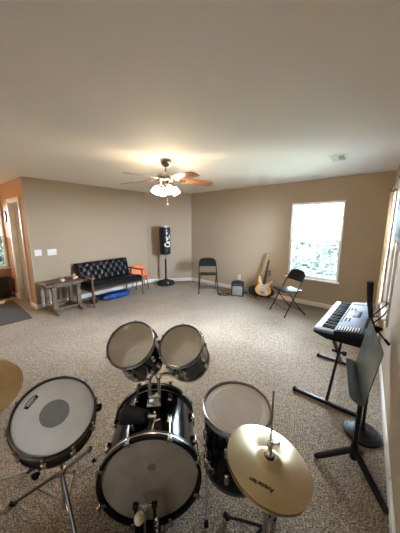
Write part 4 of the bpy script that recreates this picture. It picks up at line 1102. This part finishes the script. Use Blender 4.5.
# ------------------------------------------------------------------ entry hall pieces
R0 = Vector((-2.95, 3.99, 0)); e1 = Vector((-.74, .67, 0)).normalized(); e2 = Vector((-.63, -.78, 0)).normalized()
rg = thing('area_rug', 'dark grey area rug on the carpet in the entry at the left', 'rug', R0+e1*.75+e2*.5, math.atan2(e1.y, e1.x))
MB().box((0, 0, .006), (1.5, 1.0, .012), .004).build('pile', RUGM, rg)
mb = MB()
for sx in (-1, 1): mb.box((sx*.742, 0, .008), (.018, 1.0, .014), .004)
for sy in (-1, 1): mb.box((0, sy*.492, .008), (1.5, .018, .014), .004)
mb.build('border', RUGM, rg)
cbn = thing('hall_cabinet', 'low dark wooden cabinet under the hall window', 'cabinet', WW.p(WW.len-.55, .0, 0), WW.rz)
MB().box((0, -.13, .245), (.92, .20, .39), .006).build('cabinet_body', DARKW, cbn)
MB().box((0, -.135, .455), (.98, .24, .03), .006).build('cabinet_top', DARKW, cbn)
for s in (-1, 1):
    mb = MB(); mb.box((s*.225, -.235, .245), (.43, .014, .34), .004); d_ = mb.build('door', DARKW, cbn)
    mb = MB(); mb.sphere((s*.04, -.253, .27), .014, 10, 8); mb.build('knob', BRONZE, d_)
    for y in (-.06, -.20):
        MB().box((s*.42, y, .027), (.05, .05, .055), .006).build('leg', DARKW, cbn)
t = thing('wicker_tray', 'brown tray standing on the dark hall cabinet', 'tray', WW.p(WW.len-.40, .135, .471), WW.rz)
MB().box((0, 0, .008), (.34, .22, .014), .004).build('tray_base', TERRA, t)
mb = MB()
for s in (-1, 1): mb.box((s*.165, 0, .035), (.012, .22, .05), .003); mb.box((0, s*.105, .035), (.34, .012, .05), .003)
mb.build('rim', TERRA, t)
t = thing('paper_stack', 'white papers lying on the floor in front of the hall cabinet', 'paper', WW.p(WW.len-.40, .48, 0), .4)
for k in range(3): MB().box((.005*k, -.004*k, .004+.006*k), (.30, .22, .005), .001, Matrix.Rotation(.08*k, 4, 'Z')).build('sheet', PAPER, t)
t = thing('wall_clock', 'round dark wall clock between hall window and door', 'clock', WD.p(.17, 0, 1.78), WD.rz)
MB().lathe([(.09, 0), (.118, 0), (.123, .012), (.114, .026), (.10, .020), (.09, .012), (.09, 0)], 40, Matrix.Rotation(PI/2, 4, 'X'), False).build('rim', DARKW, t)
MB().lathe([(.0001, .008), (.095, .008), (.095, .0), (.0001, 0)], 40, Matrix.Rotation(PI/2, 4, 'X'), False).build('dial', WHITEP, t)
mb = MB(); mb.box((0, -.011, .03), (.006, .002, .06)); mb.box((.022, -.011, 0), (.045, .002, .007)); mb.build('hand', BLACK, t)

# ------------------------------------------------------------------ outside
mb = MB(); mb.box((1, 8, -.35), (60, 50, .3)); lw_ = tag(mb.build('lawn', LAWN), kind='structure')
def tree(loc, h, r, n, m, label, seed, low=.15):
    t = thing('tree', label, 'tree', loc, group='garden trees')
    rnd = random.Random(seed)
    mb = MB(); mb.tube([(0, 0, 0), (.05, .03, h*.3), (-.03, .06, h*.6), (.02, .02, h*.85)], [.13, .10, .07, .03], 10, smooth_steps=4)
    for k in range(7):
        a = rnd.uniform(0, 6.28); z = h*rnd.uniform(.25, .7)
        mb.tube([(0, 0, z), (.5*r*math.cos(a), .5*r*math.sin(a), z+.4), (.85*r*math.cos(a), .85*r*math.sin(a), z+.6)], [.05, .03, .012], 6)
    mb.build('trunk', BARK, t)
    mb = MB(); V = []; Fc = []
    cl = [(rnd.gauss(0, r*.42), rnd.gauss(0, r*.42), h*(low+(1-low)*rnd.random()), r*rnd.uniform(.22, .45)) for _ in range(34)]
    for i in range(n):
        c = cl[i % len(cl)]
        d = Vector((rnd.gauss(0, 1), rnd.gauss(0, 1), rnd.gauss(0, 1))).normalized()*c[3]*rnd.random()**.4
        p = Vector((c[0], c[1], c[2]))+d
        if p.z < .05: p.z = .05
        a = Vector((rnd.gauss(0, 1), rnd.gauss(0, 1), rnd.gauss(0, 1))).normalized(); b2 = a.orthogonal().normalized(); s = rnd.uniform(.05, .10)
        k = len(V); V += [p-a*s, p+b2*s*.45, p+a*s, p-b2*s*.45]; Fc.append([k, k+1, k+2, k+3])
    mb._add(V, Fc, False); mb.build('foliage', m, t, recalc=False)
    return t
G0 = -.2
tree((4.0, 10.6, G0), 4.6, 1.9, 10000, LEAF, 'leafy green tree seen through the left of the tan wall window', 1)
tree((6.6, 9.9, G0), 4.8, 2.0, 10000, LEAF, 'pale green tree standing right of centre beyond the tan wall window', 2)
tree((4.9, 8.3, G0), 1.6, 1.2, 3600, LEAFD, 'low bushy shrub outside the right half of the tan wall window', 3, .05)
tree((3.1, 8.7, G0), 1.5, 1.1, 3200, LEAFD, 'low grey-green shrub outside the left half of the tan wall window', 4, .05)
tree((-7.4, 7.6, G0), 1.5, 1.2, 3000, LEAFD, 'low green shrub outside the entry hall window', 5)
tree((7.6, 4.0, G0), 3.0, 1.5, 3000, LEAF, 'leafy tree outside the right wall window', 6)

# ------------------------------------------------------------------ light
w = bpy.data.worlds.new('sky'); scene.world = w; w.use_nodes = True
nt = w.node_tree; bg = nt.nodes['Background']
sky = nt.nodes.new('ShaderNodeTexSky'); sky.sky_type = 'HOSEK_WILKIE'; sky.turbidity = 6; sky.ground_albedo = .4
sky.sun_direction = (-.75, -.3, .6)
mixn = nt.nodes.new('ShaderNodeMixRGB'); mixn.inputs['Fac'].default_value = .75; mixn.inputs['Color2'].default_value = (.80, .93, 1.10, 1)
nt.links.new(sky.outputs['Color'], mixn.inputs['Color1']); nt.links.new(mixn.outputs['Color'], bg.inputs['Color'])
bg.inputs['Strength'].default_value = 74

def portal(wl, h):
    u0, u1, z0, z1 = h
    l = bpy.data.lights.new('window_portal', 'AREA'); l.shape = 'RECTANGLE'; l.size = u1-u0; l.size_y = z1-z0; l.cycles.is_portal = True
    o = bpy.data.objects.new('window_portal', l); col.objects.link(o)
    o.matrix_world = wl.M((u0+u1)/2, -.14, (z0+z1)/2) @ Matrix.Rotation(-PI/2, 4, 'X')
for wl, h in ((WB, W1), (WR, W2), (WW, W3), (WN, WFILL)): portal(wl, h)

def point(name, loc, power, color, size):
    l = bpy.data.lights.new(name, 'POINT'); l.energy = power; l.color = color; l.shadow_soft_size = size
    o = bpy.data.objects.new(name, l); col.objects.link(o); o.location = loc
point('hall_fill_light', (-5.2, 3.5, 1.95), 10, (1, .66, .38), .1)  # unseen warm light added to balance the hall side

# ------------------------------------------------------------------ camera, view
cam = bpy.data.cameras.new('camera'); co = bpy.data.objects.new('camera', cam); col.objects.link(co); scene.camera = co
cam.sensor_fit = 'VERTICAL'; cam.sensor_height = 36; cam.lens = 240/533*36; cam.clip_start = .02
co.location = (0, 0, 1.62)
co.rotation_euler = (math.radians(90)-math.atan(42.5/240), 0, 0)
vs = scene.view_settings; vs.view_transform = 'Standard'; vs.look = 'None'; vs.gamma = 1; vs.use_curve_mapping = False; vs.exposure = 2.35
scene.cycles.use_denoising = True; scene.cycles.max_bounces = 10; scene.cycles.diffuse_bounces = 6; scene.cycles.transparent_max_bounces = 12
scene.cycles.sample_clamp_indirect = 6
